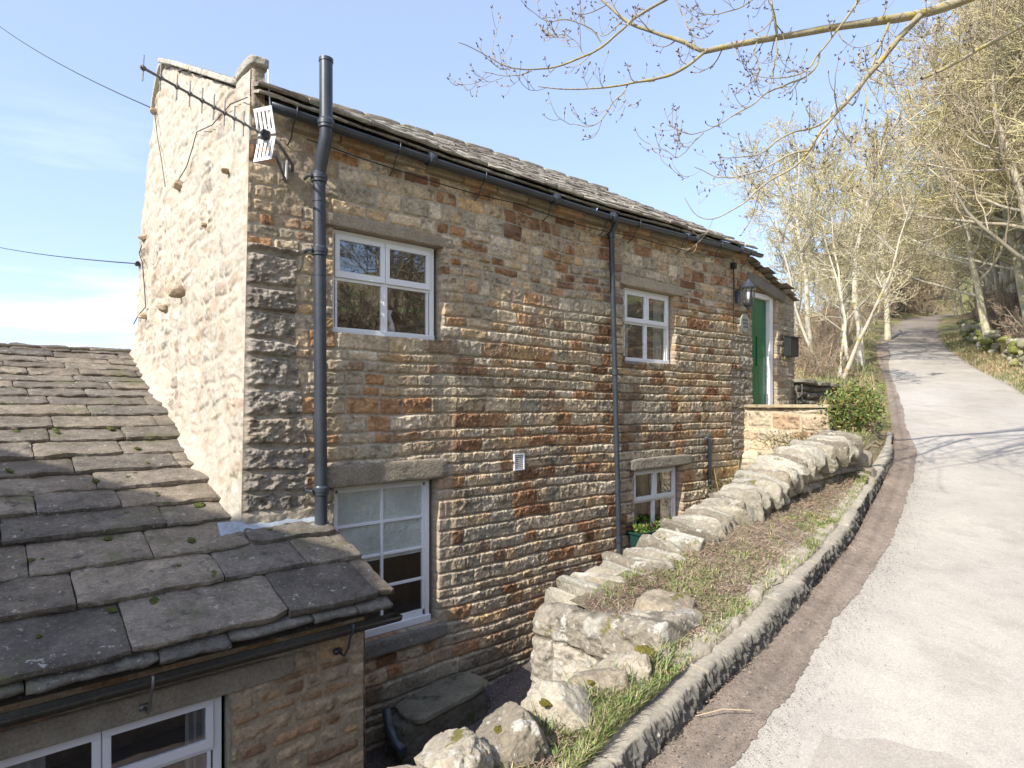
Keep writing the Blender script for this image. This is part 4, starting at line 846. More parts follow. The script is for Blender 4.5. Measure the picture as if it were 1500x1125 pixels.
def roadc(X, Y, T, Sx):
    c = np.array((.405, .372, .318)) * (1 + .05 * fbm2(X * .5, Y * .8, 803, 4))[..., None]
    pale = sst(.0, .8, fbm2(X * .35 + 3, Y * .9, 804, 3))[..., None]; c = c * (1 - .3 * pale) + .3 * pale * np.array((.47, .445, .41))
    band = (np.exp(-((T + .75) / .35) ** 2) - .8 * sst(-1.1, -1.7, T) * (.6 + .4 * fbm2(X * .9, Y * 2.5, 808, 3)))[..., None]; c = c * (1 + .07 * band); sp2 = sst(.5, .8, fbm2(X * 11, Y * 11, 807, 3))[..., None]; c = c * (1 - .07 * sp2)
    dk = sst(.55, .9, fbm2(X * 2.3, Y * 2.3, 805, 4))[..., None] * .28; c = c * (1 - dk) + dk * np.array((.27, .24, .20))
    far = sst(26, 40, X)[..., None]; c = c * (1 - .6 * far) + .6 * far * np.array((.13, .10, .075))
    rt = sst(.25, -.25, T + ROADW + .25 + .18 * fbm2(X * 1.3, Y * 1.3, 806, 4))[..., None] * (sst(6, 9, X))[..., None]
    return c * (1 - rt) + rt * np.array((.20, .15, .10))
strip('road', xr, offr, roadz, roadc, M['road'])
# brown grit washed along the kerb: its own ragged sheet
xd = np.linspace(.2, 60, 1500) ** 1.0; xd = np.concatenate([np.linspace(-3, 12, 900, endpoint=False), np.linspace(12, 60, 500)])
nd = 26; fr = np.linspace(0, 1, nd)
wd = .235 + .02 * fbm2(xd * .9, 0 * xd, 811, 2, .6) + .02 * sst(5, 9, xd) - .05 * sst(10, 14, xd) + .012 * vn2(xd * 6, 0 * xd, 812) + .016 * np.abs(vn2(xd * 17, 0 * xd, 813)) + .012 * np.abs(vn2(xd * 41, 0 * xd, 814)) + .3 * sst(22, 32, xd)
wd = np.minimum(wd, 2.2)
nxk, nyk = kerb_normal(xd); X = xd[:, None] - nxk[:, None] * (wd[:, None] * fr); Y = kerbY(xd)[:, None] - nyk[:, None] * (wd[:, None] * fr)
T = -wd[:, None] * fr; Z = roadz(X, Y, T, None if False else np.broadcast_to(xd[:, None], X.shape)) + .005 + .02 * (1 - fr) ** 2 + .006 * fbm2(X * 9, Y * 9, 814, 3) * (1 - fr ** 4)
cd = np.array((.26, .212, .168)) * (1 + .18 * fbm2(X * 2, Y * 2, 815, 4))[..., None]
rdg = np.exp(-((T + .12 + .01 * vn2(X * 2, Y * 2, 816)) / .03) ** 2)[..., None]; cd = cd * (1 - .2 * rdg)
ds = link('dirt_strip', npmesh('dirt_strip', np.stack([X, Y, Z], -1), gridF(len(xd), nd, True), cd), M['soil']); tag(ds, kind='structure')
# repair patch of darker asphalt in front
pp = []
for x, y in ((1208, 1078), (1238, 1083), (1290, 1082), (1340, 1096), (1395, 1106), (1430, 1128), (1470, 1230), (1150, 1230), (1170, 1150), (1192, 1108)):
    d = rdir(x, y); t = 3.0
    for _ in range(30): t = float(hr(t)) / d[2]
    pp.append(d * t)
pc = np.mean(pp, 0); n = len(pp); b = MB(); V = []
ring = []
for i in range(n):
    for k in range(8):
        q = pp[i] * (1 - k / 8) + pp[(i + 1) % n] * k / 8; q = q + np.array((.012 * vn(i + k * .3, 1., 2.).item(), .012 * vn(k * .9, i * 1., 5.).item(), 0)); ring.append(q)
nr = len(ring); V = []; F = []
for j in range(9):
    for q in ring: w = pc + (q - pc) * (j / 8 if j else .001); V.append((w[0], w[1], float(hr(depth(w[0], w[1]))) + .018 * float(fbm2(w[0] * .7, w[1] * .7, 801, 3)) + .006))
for j in range(8):
    for k in range(nr): F.append((j * nr + k, (j + 1) * nr + k, (j + 1) * nr + (k + 1) % nr, j * nr + (k + 1) % nr))
b.add(V, F, (.37, .335, .285)); o = b.build('road_patch', M['road']); tag(o, kind='structure')
# kerb
xk = np.concatenate([np.linspace(-3, .8, 100, endpoint=False), np.linspace(.8, 6, 1300, endpoint=False), np.linspace(6, 11.3, 500)])
kp = [(-.006, -.10), (-.003, -.06), (0, -.03), (.001, -.01), (.002, .01), (.003, .03), (.004, .045), (.005, .06), (.006, .075), (.007, .09), (.009, .104), (.014, .116), (.026, .123), (.05, .126), (.09, .128), (.15, .126), (.165, .11), (.17, .02)]
kw = 1.0 - .5 * sst(7.5, 10.8, xk)
nxk, nyk = kerb_normal(xk); Tk = np.array([p[0] for p in kp]); Hk = np.array([p[1] for p in kp])
jn = np.abs(((xk + .06 * np.sin(xk * 3)) / .92) % 1 - .5) ; jd = sst(.488, .5, jn)
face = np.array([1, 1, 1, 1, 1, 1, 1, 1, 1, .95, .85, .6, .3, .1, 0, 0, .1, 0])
ki_ = np.floor((xk + .06 * np.sin(xk * 3)) / .92 + .5).astype(int); ko_ = np.random.default_rng(9).normal(size=60)[np.clip(ki_ + 6, 0, 59)]; kh_ = np.random.default_rng(10).normal(size=60)[np.clip(ki_ + 6, 0, 59)]
rg = (.012 * ko_[:, None] + .022 * np.abs(vn2(xk[:, None] * 30 + Hk[None] * 14, Hk[None] * 16, 826)) + .010 * vn2(xk[:, None] * 75, Hk[None] * 45, 827) + .008 * fbm2(xk[:, None] * 9, Hk[None] * 25, 821, 3) + .018 * np.abs(vn2(xk[:, None] * 17 - Hk[None] * 9, Hk[None] * 10, 822)) + .012 * vn2(xk[:, None] * 2.2, 0 * Hk[None], 823)) * face + jd[:, None] * .045 * face
Tt = Tk[None] * kw[:, None] + rg; X = xk[:, None] + nxk[:, None] * Tt; Y = kerbY(xk)[:, None] + nyk[:, None] * Tt
fall = sst(11.3, 10.5, xk)[:, None]
Z = hr(depth(xk, kerbY(xk)))[:, None] + Hk[None] * (.25 + .75 * fall) + .008 * fbm2(xk[:, None] * 4, Tk[None] * 9, 824, 3) * (Hk > .07) + .007 * kh_[:, None] * (Hk > .05) - .03 * jd[:, None] * (Hk > .1)
ck = (np.array((.12, .114, .10)) * (face[None, :, None]) + (1 - face[None, :, None]) * np.array((.36, .32, .25))) * (1 + .12 * fbm2(X * 3, Y * 3, 825, 3))[..., None]  # shade on the road face is put into its dark colour; top stays pale
o = link('kerb', npmesh('kerb', np.stack([X, Y, Z], -1), gridF(len(xk), len(kp), True), np.clip(ck, .03, .8), False), M['kerb']); tag(o, kind='structure')
# verge between kerb and low walls
def backY(x): return np.where(x < 2.72, 1.80, 2.50 + 0.03 * (x - 2.7)) 
def verge_z(X, Y):
    return hr(depth(X, Y)) + .138 + .02 * fbm2(X * 2.3, Y * 2.3, 831, 4) + .03 * sst(.2, .5, Y - kerbY(X)) * sst(2.5, 3.5, X)
xv = np.linspace(-2.9, 7.9, 640); wv = np.linspace(0, 1, 80)
X = np.broadcast_to(xv[:, None], (640, 80)); Yk = kerbY(xv)[:, None] + .12 + .025 * fbm2(xv * 5, 0 * xv, 830, 3)[:, None]; Yb = backY(xv)[:, None] + .1; Y = Yk + (np.maximum(Yb, Yk + .06) - Yk) * wv
Z = verge_z(X, Y) + .008 * fbm2(X * 14, Y * 14, 832, 3) - .03 * (wv == 0) - .0 * X; 
def gmask(X, Y): return sst(-.05, .5, fbm2(X * 1.5 + 7, Y * 2.2, 833, 4) + .35 * sst(.7, .25, Y - kerbY(X)) - .25 + .4 * np.exp(-((X - 3.3) / .5) ** 2) + .3 * sst(5.5, 6.5, X) + .35 * sst(2.6, 2.3, X))
gm = gmask(X, Y)[..., None]
cv = np.array((.205, .165, .12)) * (1 + .25 * fbm2(X * 6, Y * 6, 834, 4))[..., None]; cv = cv * (1 - .55 * gm) + .55 * gm * np.array((.17, .20, .07))
tan_ = sst(.1, .8, fbm2(X * 2.7, Y * 2.7, 835, 4))[..., None]; cv = cv * (1 - .4 * tan_) + .4 * tan_ * np.array((.31, .26, .17))
edg = sst(.16, .0, Y - kerbY(xv)[:, None] - .19 + .05 * fbm2(X * 5, Y * 5, 836, 3))[..., None]; cv = cv * (1 - .8 * edg) + .8 * edg * np.array((.42, .37, .29))
o = link('verge', npmesh('verge', np.stack([X, Y, Z], -1), gridF(640, 80), np.clip(cv, .02, .7)), M['soil']); tag(o, kind='structure')
# open ground sheet
def axis(a, b, fine, coarse, f0, f1):
    return np.unique(np.round(np.concatenate([np.arange(f0, f1, fine), f1 + (b - f1) * np.linspace(0, 1, coarse) ** 2.0, f0 - (f0 - a) * np.linspace(0, 1, coarse) ** 2.0]), 3))
gxs = axis(-160, 330, .12, 110, -4, 22); gys = axis(-160, 260, .12, 110, -6, 14)
X, Y = np.meshgrid(gxs, gys, indexing='ij')
ks = np.concatenate([np.linspace(-25, 22, 300), np.linspace(22.5, 130, 200)]); kY = kerbY(ks); kn = kerb_normal(ks)
t = np.full(X.shape, 1e9); sg = np.zeros(X.shape)
for i in range(len(ks)):
    dx = X - ks[i]; dy = Y - kY[i]; d2 = dx * dx + dy * dy; m = d2 < t; t[m] = d2[m]; sg[m] = (dx * kn[0][i] + dy * kn[1][i])[m]
t = np.sqrt(t) * np.sign(sg)
D = depth(X, Y); base = hr(D)
def side(t, D, X, Y):
    L_ = t > 0
    z = np.where(L_, .10 + .16 * sst(0.3, 2.5, t) * sst(10, 14, D) + .35 * sst(1.5, 4, t) * sst(14, 22, D) - .10 * np.clip(t - 7, 0, 60) - .12 * np.clip(t - 25, 0, 300), 0)
    r = -t - ROADW
    z = np.where(~L_, np.where(r < 0, -.07, .02 + .22 * sst(.0, 1.2, r) + .40 * np.clip(r - 1.6, 0, 30) + .02 * np.clip(r - 30, 0, 50)), z)
    return z
Z = base + side(t, D, X, Y) + .05 * fbm2(X * .9, Y * .9, 841, 4) * sst(0, 1, np.abs(t + ROADW / 2) - ROADW / 2) + .6 * sst(10, 40, np.abs(t)) * fbm2(X * .06, Y * .06, 842, 3)
Z = Z + 10 * sst(74, 118, D) * sst(16, 4, t) * (X > 30); Z = np.where((t <= .25) & (t > -ROADW - .4) & (D < 88), base - .06, Z)
inv = (X > -3) & (X < 7.9) & (Y > kerbY(X)) & (Y < 3.0); Z = np.where(inv, np.minimum(Z, base + .04), Z)
yl = np.where(X < 2.72, 1.80, np.where(X < 7.55, 2.70, 2.70 + (X - 7.55) * 1.36 / 2.8)); yard = (Y > yl) & (X < 10.55) & (Y < 15)
Z = np.where(yard, yard_z(X), Z)
und = (X > 10.4) & (X < 12.5) & (Y > 5.5) & (Y < 10.5); Z = np.where(und, np.minimum(Z, -.5), Z)
Z = np.where((X > 10.3) & (X < 12.3) & (Y > 4.05) & (Y < 5.7), -1.0, Z)
bk = (Y > 10) & (X < 14); Z = np.where(bk, np.minimum(Z, -2.5 - .12 * (Y - 10)), Z); Z = np.where((Y > 12) & (X < 60), Z - .5 * np.clip((Y - 12) - .5 * np.clip(X - 12, 0, 99), 0, 60), Z)
gg = sst(-.3, .5, fbm2(X * .8, Y * .8, 843, 4))[..., None]
cgd = np.array((.25, .20, .115)) * (1 - gg) + gg * np.array((.17, .185, .065))
litter = (sst(16, 22, D) * sst(.4, 2, np.abs(t + ROADW / 2) - ROADW / 2 - .6))[..., None] * sst(-.4, .3, fbm2(X * .5, Y * .5, 844, 4))[..., None]
cgd = cgd * (1 - .75 * litter) + .75 * litter * np.array((.24, .17, .105))
far = sst(60, 110, D)[..., None] * (t > 3)[..., None]; cgd = cgd * (1 - far) + far * np.array((.20, .22, .09))
cgd = np.where(yard[..., None], np.array((.15, .125, .115)), cgd)
o = link('ground', npmesh('ground', np.stack([X, Y, Z], -1), gridF(len(gxs), len(gys)), np.clip(cgd, .02, .6)), M['ground']); tag(o, kind='structure')
def gz_at(x, y):
    i = np.clip(np.searchsorted(gxs, x), 1, len(gxs) - 1); j = np.clip(np.searchsorted(gys, y), 1, len(gys) - 1); return Z_G[i, j]
Z_G = Z.copy(); T_G = t.copy()
xy = np.linspace(-3.2, 10.4, 300); yy = np.linspace(1.85, 5.62, 130); Xy, Yy = np.meshgrid(xy, yy, indexing='ij')
keep = (Yy > np.where(Xy < 2.72, 1.88, np.where(Xy < 7.55, 2.75, 2.75 + (Xy - 7.55) * 1.36 / 2.8)))
Zy = yard_z(Xy) + .02 + .02 * fbm2(Xy * 2, Yy * 2, 851, 4); Fy = gridF(300, 130); Fy = Fy[keep.reshape(-1)[Fy].all(1)]
o = link('gravel_path', npmesh('gravel_path', np.stack([Xy, Yy, Zy], -1), Fy), M['gravel']); tag(o, kind='structure')
# loose pebbles of the gravel near the bench
r = np.random.default_rng(5); Vp, Fp, _ = rock_np((1, .8, .6), (0, 0, 0), np.eye(3), 3, res=4, p=2.2, amp=.12)
n = 7000; px = 2.6 + 3.4 * r.random(n); py = 3.2 + 2.4 * r.random(n); s = .008 + .012 * r.random(n); a = r.random(n) * 6.28
Rz = np.stack([np.stack([np.cos(a), -np.sin(a)], -1), np.stack([np.sin(a), np.cos(a)], -1)], 1)
Vb = np.broadcast_to(Vp, (n, *Vp.shape)).copy(); Vb[..., :2] = np.einsum('nij,nkj->nki', Rz, Vb[..., :2]); Vb = Vb * s[:, None, None] + np.stack([px, py, yard_z(px) + .025 + .02 * fbm2(px * 2, py * 2, 851, 4)], -1)[:, None]
Fb = (Fp[None] + (np.arange(n) * len(Vp))[:, None, None]).reshape(-1, 4); cp = np.repeat(np.array((.2, .17, .15)) * (.4 + 1.6 * r.random((n, 1)) ** 2), len(Vp), 0)
o = link('loose_gravel', npmesh('loose_gravel', Vb.reshape(-1, 3), Fb, cp), M['soil']); tag(o, kind='stuff')

# ------------------------------------------------------------------ low walls on the verge
w1 = empty('coped_retaining_wall', (5.0, 2.7, -1.2), 'low lichened wall with a ridge of upright cobble copings climbing towards the stoop', 'wall')
tx = np.array([2.6, 2.96, 3.94, 5.05, 6.19, 7.09, 7.6]); tz = np.array([-1.25, -1.20, -1.00, -.745, -.47, -.37, -.34])
wyc = lambda x: 2.70 + .03 * (x - 2.7)
x = 2.82; i = 0
LC = [(.33, .30, .235), (.28, .25, .19), (.37, .345, .28), (.23, .20, .15)]
while x < 7.5:
    r_ = np.random.default_rng(1200 + i); th = .062 + .06 * r_.random(); ht = .19 + .05 * r_.random(); top = np.interp(x, tx, tz)
    rock('coping_stone', w1, M['rock'], (th * 1.28, .44 + .08 * r_.random(), ht + .07), (x + th / 2, wyc(x) - .03 + .03 * r_.normal(), top - ht / 2 + .012 * r_.normal()), (.06 * r_.normal(), -.28 + .12 * r_.normal(), .12 * r_.normal()), 1200 + i, res=20, p=3.8, amp=.10, freq=4.6, col=LC[i % 4])
    x += th; i += 1
# body of that wall, road side
Xg, Tg = np.meshgrid(np.linspace(2.7, 7.55, 420), np.linspace(0, 1, 70), indexing='ij'); zt_ = np.interp(Xg, tx, tz) - .17; zb_ = hr(depth(Xg, 2.5 + 0 * Xg)) - .1; Zg = zb_ + (np.maximum(zt_, zb_ + .02) - zb_) * Tg
cc_ = courses(Xg, Zg, 91, (.06, .12), (.12, .3), .05); hh, kk = relief(Xg, Zg, cc_, 91, .006, .03, .04, .01, .02, pal=np.array([(.30, .26, .20), (.36, .31, .23), (.25, .22, .17), (.42, .36, .26)]), mortar=(.16, .13, .10))
mo = sst(.35, .0, 1 - Tg + .2 * fbm2(Xg * 3, Zg * 3, 92, 3))[..., None] * .8; kk = kk * (1 - mo) + mo * np.array((.42, .35, .25)); hh = hh * (1 - .7 * mo[..., 0])
link('wall_face', npmesh('wall_face', np.stack([Xg, wyc(Xg) - .17 - hh + .0 * Xg, Zg], -1), gridF(420, 70), np.clip(kk, .02, .7)), M['wall'], w1)
b = MB()
for xa_ in np.arange(2.75, 7.5, .25): zt0 = float(np.interp(xa_, tx, tz)) - .17; b.box(xa_, xa_ + .25, wyc(xa_) - .15, wyc(xa_) + .16, -3.4, zt0, (.3, .26, .2))
b.build('core', M['wall'], w1)
# end stones at the right, where it dies into the kerb
for i, (x_, y_, z_2, s) in enumerate(((7.55, 2.68, -.62, .26), (7.62, 2.66, -.80, .3), (7.35, 2.6, -.86, .3), (7.75, 2.80, -.7, .26), (7.9, 2.85, -.84, .3))):
    rock('end_stone', w1, M['block'], (s * 1.3, s, s * .75), (x_, y_, z_2), (0, .1, .2 * i), 1290 + i, res=14, p=3.5, amp=.09, col=(.3, .26, .2))
w2 = empty('boulder_edging', (2.0, 1.9, -1.3), 'row of large mossy rounded boulders stepping down in the foreground beside the kerb', 'boulder wall')
bl = [(1022, 922, .30, 2.02), (985, 945, .20, 2.00), (952, 975, .25, 1.90), (917, 998, .29, 1.88), (880, 1020, .31, 1.86), (825, 1045, .33, 1.86), (750, 1092, .34, 1.86), (668, 1124, .28, 1.86), (600, 1180, .3, 1.84)]
for i, (x_, y_, s, Yc) in enumerate(bl):
    p = atY(x_, y_, Yc); rock('boulder', w2, M['rock'], (s * .88, s * 1.0, s * .84), (p[0], p[1], p[2] - s * .05), (.15 * (i % 3 - 1), -.5 + .1 * (i % 2), .25 - .1 * (i % 4)), 1300 + i, res=44, p=3.0, amp=.11, freq=6.5, col=[(.31, .26, .19), (.32, .285, .22), (.28, .24, .175), (.33, .29, .22)][i % 4])
b = MB()
for k, xa_ in enumerate(np.arange(-1.0, 2.6, .2)): b.box(xa_, xa_ + .2, 1.76, 1.93, -3.7, float(hr(depth(xa_, 1.9))) + .04, (.3, .26, .2))
b.build('core', M['wall'], w2)
# pier-like end of the retaining wall: big squared stones facing left
pr = empty('wall_end_pier', (2.85, 2.3, -2.6), 'broad end of the retaining wall built of big pale lichened stones above the gravel', 'wall')
sv = np.linspace(-3.6, -.72, 420); Yg, Sg = np.meshgrid(np.linspace(1.84, 2.93, 210), sv, indexing='ij'); topz = -1.15 - .135 * (Yg - 1.95) / .85
cc_ = courses(Yg + .3 * 0, Sg, 97, (.26, .42), (.65, 1.1), .09); hh, kk = relief(Yg, Sg, cc_, 97, .003, .018, .02, 0, .013, pal=np.array([(.33, .29, .225), (.35, .315, .25), (.30, .265, .205)]), mortar=(.16, .135, .10))
hh = hh + .03 * fbm2(Yg * 2.5, Sg * 2.5, 98, 3); up_ = np.clip(Sg - topz, 0, 9); R0_ = .09; th_ = np.clip(up_ / R0_, 0, pi / 2)
Xp = 2.66 + R0_ * (1 - np.cos(th_)) + np.clip(up_ - R0_ * pi / 2, 0, 9) - hh * np.cos(th_); Zp = np.minimum(Sg, topz) + R0_ * (np.sin(th_) - 0) - R0_ + hh * np.sin(th_) * .5
Zp = np.where(Sg < topz, Sg - R0_, Zp); bk_ = sst(2.80, 2.93, Yg); Xp = Xp + .22 * bk_ ** 2; Zp = Zp - .04 * bk_ ** 2; bk2 = sst(1.93, 1.84, Yg); Xp = Xp + .25 * bk2 ** 2; Zp = Zp - .22 * bk2 ** 2
li = sst(.45, .7, fbm2(Yg * 6, Sg * 6, 96, 4))[..., None] * .7; kk = kk * (1 - li) + li * np.array((.43, .41, .35))
link('end_face', npmesh('end_face', np.stack([Xp, Yg, Zp], -1), gridF(210, 420, True), np.clip(kk, .02, .8)), M['rock'], pr)
b = MB(); b.box(2.95, 3.1, 1.95, 2.90, -3.6, -1.32, (.3, .25, .2)); b.build('core', M['rock'], pr)
for i, (x_, y_, z_2, dx, dy, dz) in enumerate(((3.12, 2.62, -1.235, .34, .36, .15), (3.02, 2.10, -1.20, .36, .34, .15))):
    rock('top_stone', pr, M['rock'], (dx, dy, dz), (x_, y_, z_2), (.05, -.1, .3 * i), 1340 + i, res=24, p=3.4, amp=.06, col=(.36, .30, .21))
mossm = mat('ochre_moss', (.17, .145, .025), 1, ((18, .35), (70, .3)), ((60, 1, .012), (200, 1, .005)), ((7, .55, (.10, .115, .03), .1),))
for i, (x_, y_, Y, s) in enumerate(((962, 912, 2.15, .10), (1000, 915, 2.08, .16), (944, 956, 1.92, .10), (902, 985, 1.9, .05), (868, 1000, 1.9, .06), (800, 1030, 1.9, .08), (735, 1070, 1.9, .09), (648, 1118, 1.9, .07))):
    p = atY(x_, y_, Y); p = p * .975; rock('moss_patch', w2 if i > 1 else pr, mossm, (s * (1.0 if i < 3 else .75), s * (1.0 if i < 3 else .7), .022), (p[0], p[1], p[2]), (0, -.2, .5 * i), 1350 + i, res=18, p=2.2, amp=.28, freq=6)

# ------------------------------------------------------------------ unseen barn shape behind the viewer's left shoulder, added to shade the low roof
nb = empty('roof_shade_caster', (-7, 5.5, -3.5), 'unseen barn-shaped shade caster added to the left of the low outbuilding, outside the view', 'shadow caster')
xs_ = (-9.5, -5.0); prof = [(2.8, -3.6), (2.8, 4.10), (3.9, 4.56), (4.8, 4.24), (6.76, 3.54), (8.8, 2.8), (8.8, -3.6)]
b = MB(); b.add([(x, y, z) for x in xs_ for y, z in prof], [tuple(range(7)), tuple(range(7, 14))[::-1], (0, 7, 8, 1), (5, 12, 13, 6)], (.36, .3, .22)); b.build('wall', M['wall'], nb)
b = MB(); b.add([(x, y, z + .01) for x in (-9.6, -4.98) for y, z in prof[1:6]] + [(x, y, z + .05) for x in (-9.6, -4.98) for y, z in prof[1:6]], [(k, k + 1, k + 6, k + 5) for k in range(4)] + [(k + 10, k + 15, k + 16, k + 11) for k in range(4)], (.2, .18, .15)); b.build('roof', M['slate'], nb)

# ------------------------------------------------------------------ trees
def tubes(P, R, n, C):
    """P (N, m, 3) centre lines, R (N, m) radii: N tubes with n sides"""
    N_, m = P.shape[:2]; T = np.gradient(P, axis=1); T /= np.linalg.norm(T, axis=2, keepdims=True) + 1e-9
    ref = np.where(np.abs(T[..., 2:3]) < .9, np.array((0, 0, 1.0)), np.array((1.0, 0, 0))); A = np.cross(T, ref); A /= np.linalg.norm(A, axis=2, keepdims=True) + 1e-9; B = np.cross(A, T)
    a = np.arange(n) * 2 * pi / n
    V = P[:, :, None] + R[:, :, None, None] * (A[:, :, None] * np.cos(a)[None, None, :, None] + B[:, :, None] * np.sin(a)[None, None, :, None])
    i = np.arange(N_ * m * n).reshape(N_, m, n); j = np.roll(i, -1, axis=2)
    F = np.stack([i[:, :-1], j[:, :-1], j[:, 1:], i[:, 1:]], -1).reshape(-1, 4)
    return V.reshape(-1, 3), F, np.repeat(np.repeat(np.asarray(C).reshape(-1, 1, 3) if np.ndim(C) > 1 else np.broadcast_to(np.asarray(C), (N_, 1, 3)), m * n, 1).reshape(-1, 3), 1, 0)
def grow_level(r, P, R, k, f0, ang, ln, lvar, m, wig, up, rr, outw=0.0):
    """k children on each parent centre line"""
    N_, mp = P.shape[:2]; f = f0 + (1 - f0) * (np.arange(k)[None] + r.random((N_, k))) / k; f = np.clip(f, 0, .985)
    x = f * (mp - 1); i = np.minimum(x.astype(int), mp - 2); w = (x - i)[..., None]; idx = np.arange(N_)[:, None]
    p = P[idx, i] * (1 - w) + P[idx, i + 1] * w; d = P[idx, i + 1] - P[idx, i]; seg = np.linalg.norm(d, axis=2, keepdims=True); d = d / (seg + 1e-9)
    L0 = np.linalg.norm(P[:, -1] - P[:, 0], axis=1)[:, None]
    rad = (R[idx, i] * (1 - w[..., 0]) + R[idx, i + 1] * w[..., 0]) * rr
    q = r.normal(size=p.shape); q -= (q * d).sum(-1, keepdims=True) * d; q /= np.linalg.norm(q, axis=2, keepdims=True)
    an = ang * (.7 + .6 * r.random((N_, k)))[..., None]
    dr_ = d * np.cos(an) + q * np.sin(an)
    L_ = ln * L0 * (1 - .55 * f) * (1 - lvar / 2 + lvar * r.random((N_, k)))
    out = np.zeros((N_ * k, m, 3)); c = p.reshape(-1, 3).copy(); dd = dr_.reshape(-1, 3).copy(); st = (L_.reshape(-1) / (m - 1))[:, None]
    out[:, 0] = c
    for s_ in range(1, m):
        dd = dd + wig * r.normal(size=dd.shape) + np.array((0, 0, up)); dd /= np.linalg.norm(dd, axis=1, keepdims=True); c = c + dd * st; out[:, s_] = c
    Rr = rad.reshape(-1, 1) * np.linspace(1, .35, m)[None]
    return out, Rr
def make_tree(seed, H, r0, lean=(0, 0), stems=1, spread=.45, k=(16, 7, 6, 4), bare=.25, tw=(.30, .25, .10), bark=(.30, .27, .19), minr=.0085, up=(.10, .07, .05)):
    r = np.random.default_rng(seed); m = 12; Ps = []; Rs = []
    for s_ in range(stems):
        th = r.random() * 6.28; sp_ = (spread if stems > 1 else .05) * (.5 + r.random()); d = np.array((cos(th) * sp_ + lean[0], sin(th) * sp_ + lean[1], 1.0)); c = np.array((.12 * cos(th), .12 * sin(th), -.4)) if stems > 1 else np.array((0, 0, -.4)); pts = []
        h_ = H * (1 if s_ == 0 else .65 + .35 * r.random())
        for i in range(m):
            pts.append(c.copy()); d = d + r.normal(size=3) * np.array((.09, .09, .02)) + np.array((0, 0, .05 if stems > 1 else .02)); d /= np.linalg.norm(d); c = c + d * h_ / (m - 1)
        Ps.append(pts); Rs.append(r0 * (1 if stems == 1 else .6 + .3 * r.random()) * (np.linspace(1, 0, m) ** .8 * .93 + .07) * (1 + .5 * np.exp(-np.arange(m) * 1.5)))
    P0 = np.array(Ps); R0 = np.array(Rs)
    P1, R1 = grow_level(r, P0, R0, k[0], bare, 1.0, .46, .6, 9, .13, up[0], .5)
    P2, R2 = grow_level(r, P1, R1, k[1], .2, .8, .55, .7, 7, .17, up[1], .55)
    P3, R3 = grow_level(r, P2, R2, k[2], .15, .75, .6, .8, 5, .2, up[2], .6)
    P4, R4 = grow_level(r, P3, R3, k[3], .2, .7, .65, .8, 4, .22, .03, .7)
    bk = np.array(bark); V, F, C = tubes(P0, R0, 10, bk)
    trunk = npmesh('trunk', V, F, C)
    Vs = []; Fs = []; Cs = []; n = 0
    for P_, R_2, ns, mr in ((P1, R1, 6, minr * 2), (P2, R2, 4, minr * 1.4), (P3, R3, 3, minr), (P4, R4, 3, minr * .8)):
        c = bk * .9 if P_ is P1 else np.array(tw)
        cc = np.clip(c[None] * (.65 + .7 * r.random((len(P_), 1))) + .035 * (r.random((len(P_), 1)) - .5) * np.array((1, .6, 0)), .02, .8)
        V, F, C = tubes(P_, np.maximum(R_2, mr), ns, cc); Vs.append(V); Fs.append(F + n); Cs.append(C); n += len(V)
    # swelling buds and catkins at the twig ends
    e = P4[:, -1]; ev = r.random(len(e)) < .55; e = e[ev]; d = np.repeat(r.normal(size=(len(e), 3)) * .6 + np.array((0, 0, .3)), 1, 0)
    V, F, C = leafmesh(e, d, .03 + .03 * r.random(len(e)), np.clip(np.array(tw) * (.8 + .4 * r.random((len(e), 1))) + np.array((.0, .02, 0)), 0, .8), .6, r); Vs.append(V); Fs.append(F + n); Cs.append(C)
    crown = npmesh('crown', np.concatenate(Vs), np.concatenate(Fs), np.concatenate(Cs))
    return trunk, crown
def put_tree(name, meshes, loc, rz, sc, label, cat='tree', group=None):
    t = empty(name, (0, 0, 0), label, cat, group)
    for nm, me, m in (('trunk', meshes[0], M['bark']), ('crown', meshes[1], M['twig'])):
        o = bpy.data.objects.new(nm, me); COL.objects.link(o); o.parent = t
        if not me.materials: me.materials.append(m)
    t.location = loc; t.rotation_euler = (0, 0, rz); t.scale = (sc, sc, sc); return t
def ground_z(x, y):
    i = int(np.clip(np.searchsorted(gxs, x), 1, len(gxs) - 1)); j = int(np.clip(np.searchsorted(gys, y), 1, len(gys) - 1)); return float(Z_G[i, j])
TW1 = (.46, .41, .22); TW2 = (.41, .34, .23); TW3 = (.44, .39, .25); BK1 = (.45, .42, .31); BK2 = (.36, .32, .24); BK3 = (.48, .44, .35)
KT = [make_tree(1, 11.5, .15, bare=.24, k=(24, 7, 6, 5), tw=TW1, bark=BK1), make_tree(2, 10.5, .14, stems=2, spread=.25, k=(14, 7, 6, 4), tw=TW3, bark=BK1), make_tree(3, 12.5, .17, bare=.30, k=(26, 7, 6, 5), tw=TW2, bark=BK2),
      make_tree(4, 7.5, .10, stems=4, spread=.42, k=(8, 6, 6, 4), bare=.3, tw=TW3, bark=BK3), make_tree(5, 9.5, .11, lean=(.08, .0), k=(15, 6, 6, 4), bare=.35, tw=TW1, bark=BK3), make_tree(6, 4.2, .07, stems=6, spread=.7, k=(8, 6, 6, 4), bare=.12, tw=(.36, .27, .19), bark=BK2, minr=.007)]
def at(px, d, name, k, sc, rz, label, group=None, cat='tree'):
    la = (px - 750) / 900 * d; x = CA * d + SA * la; y = SA * d - CA * la
    return put_tree(name, KT[k], (x, y, ground_z(x, y) - .05), rz, sc, label, cat, group)
at(1226, 17.0, 'hazel_tree', 3, .82, .4, 'pale many-stemmed tree on the left bank, nearest beyond the dark rubble wall')
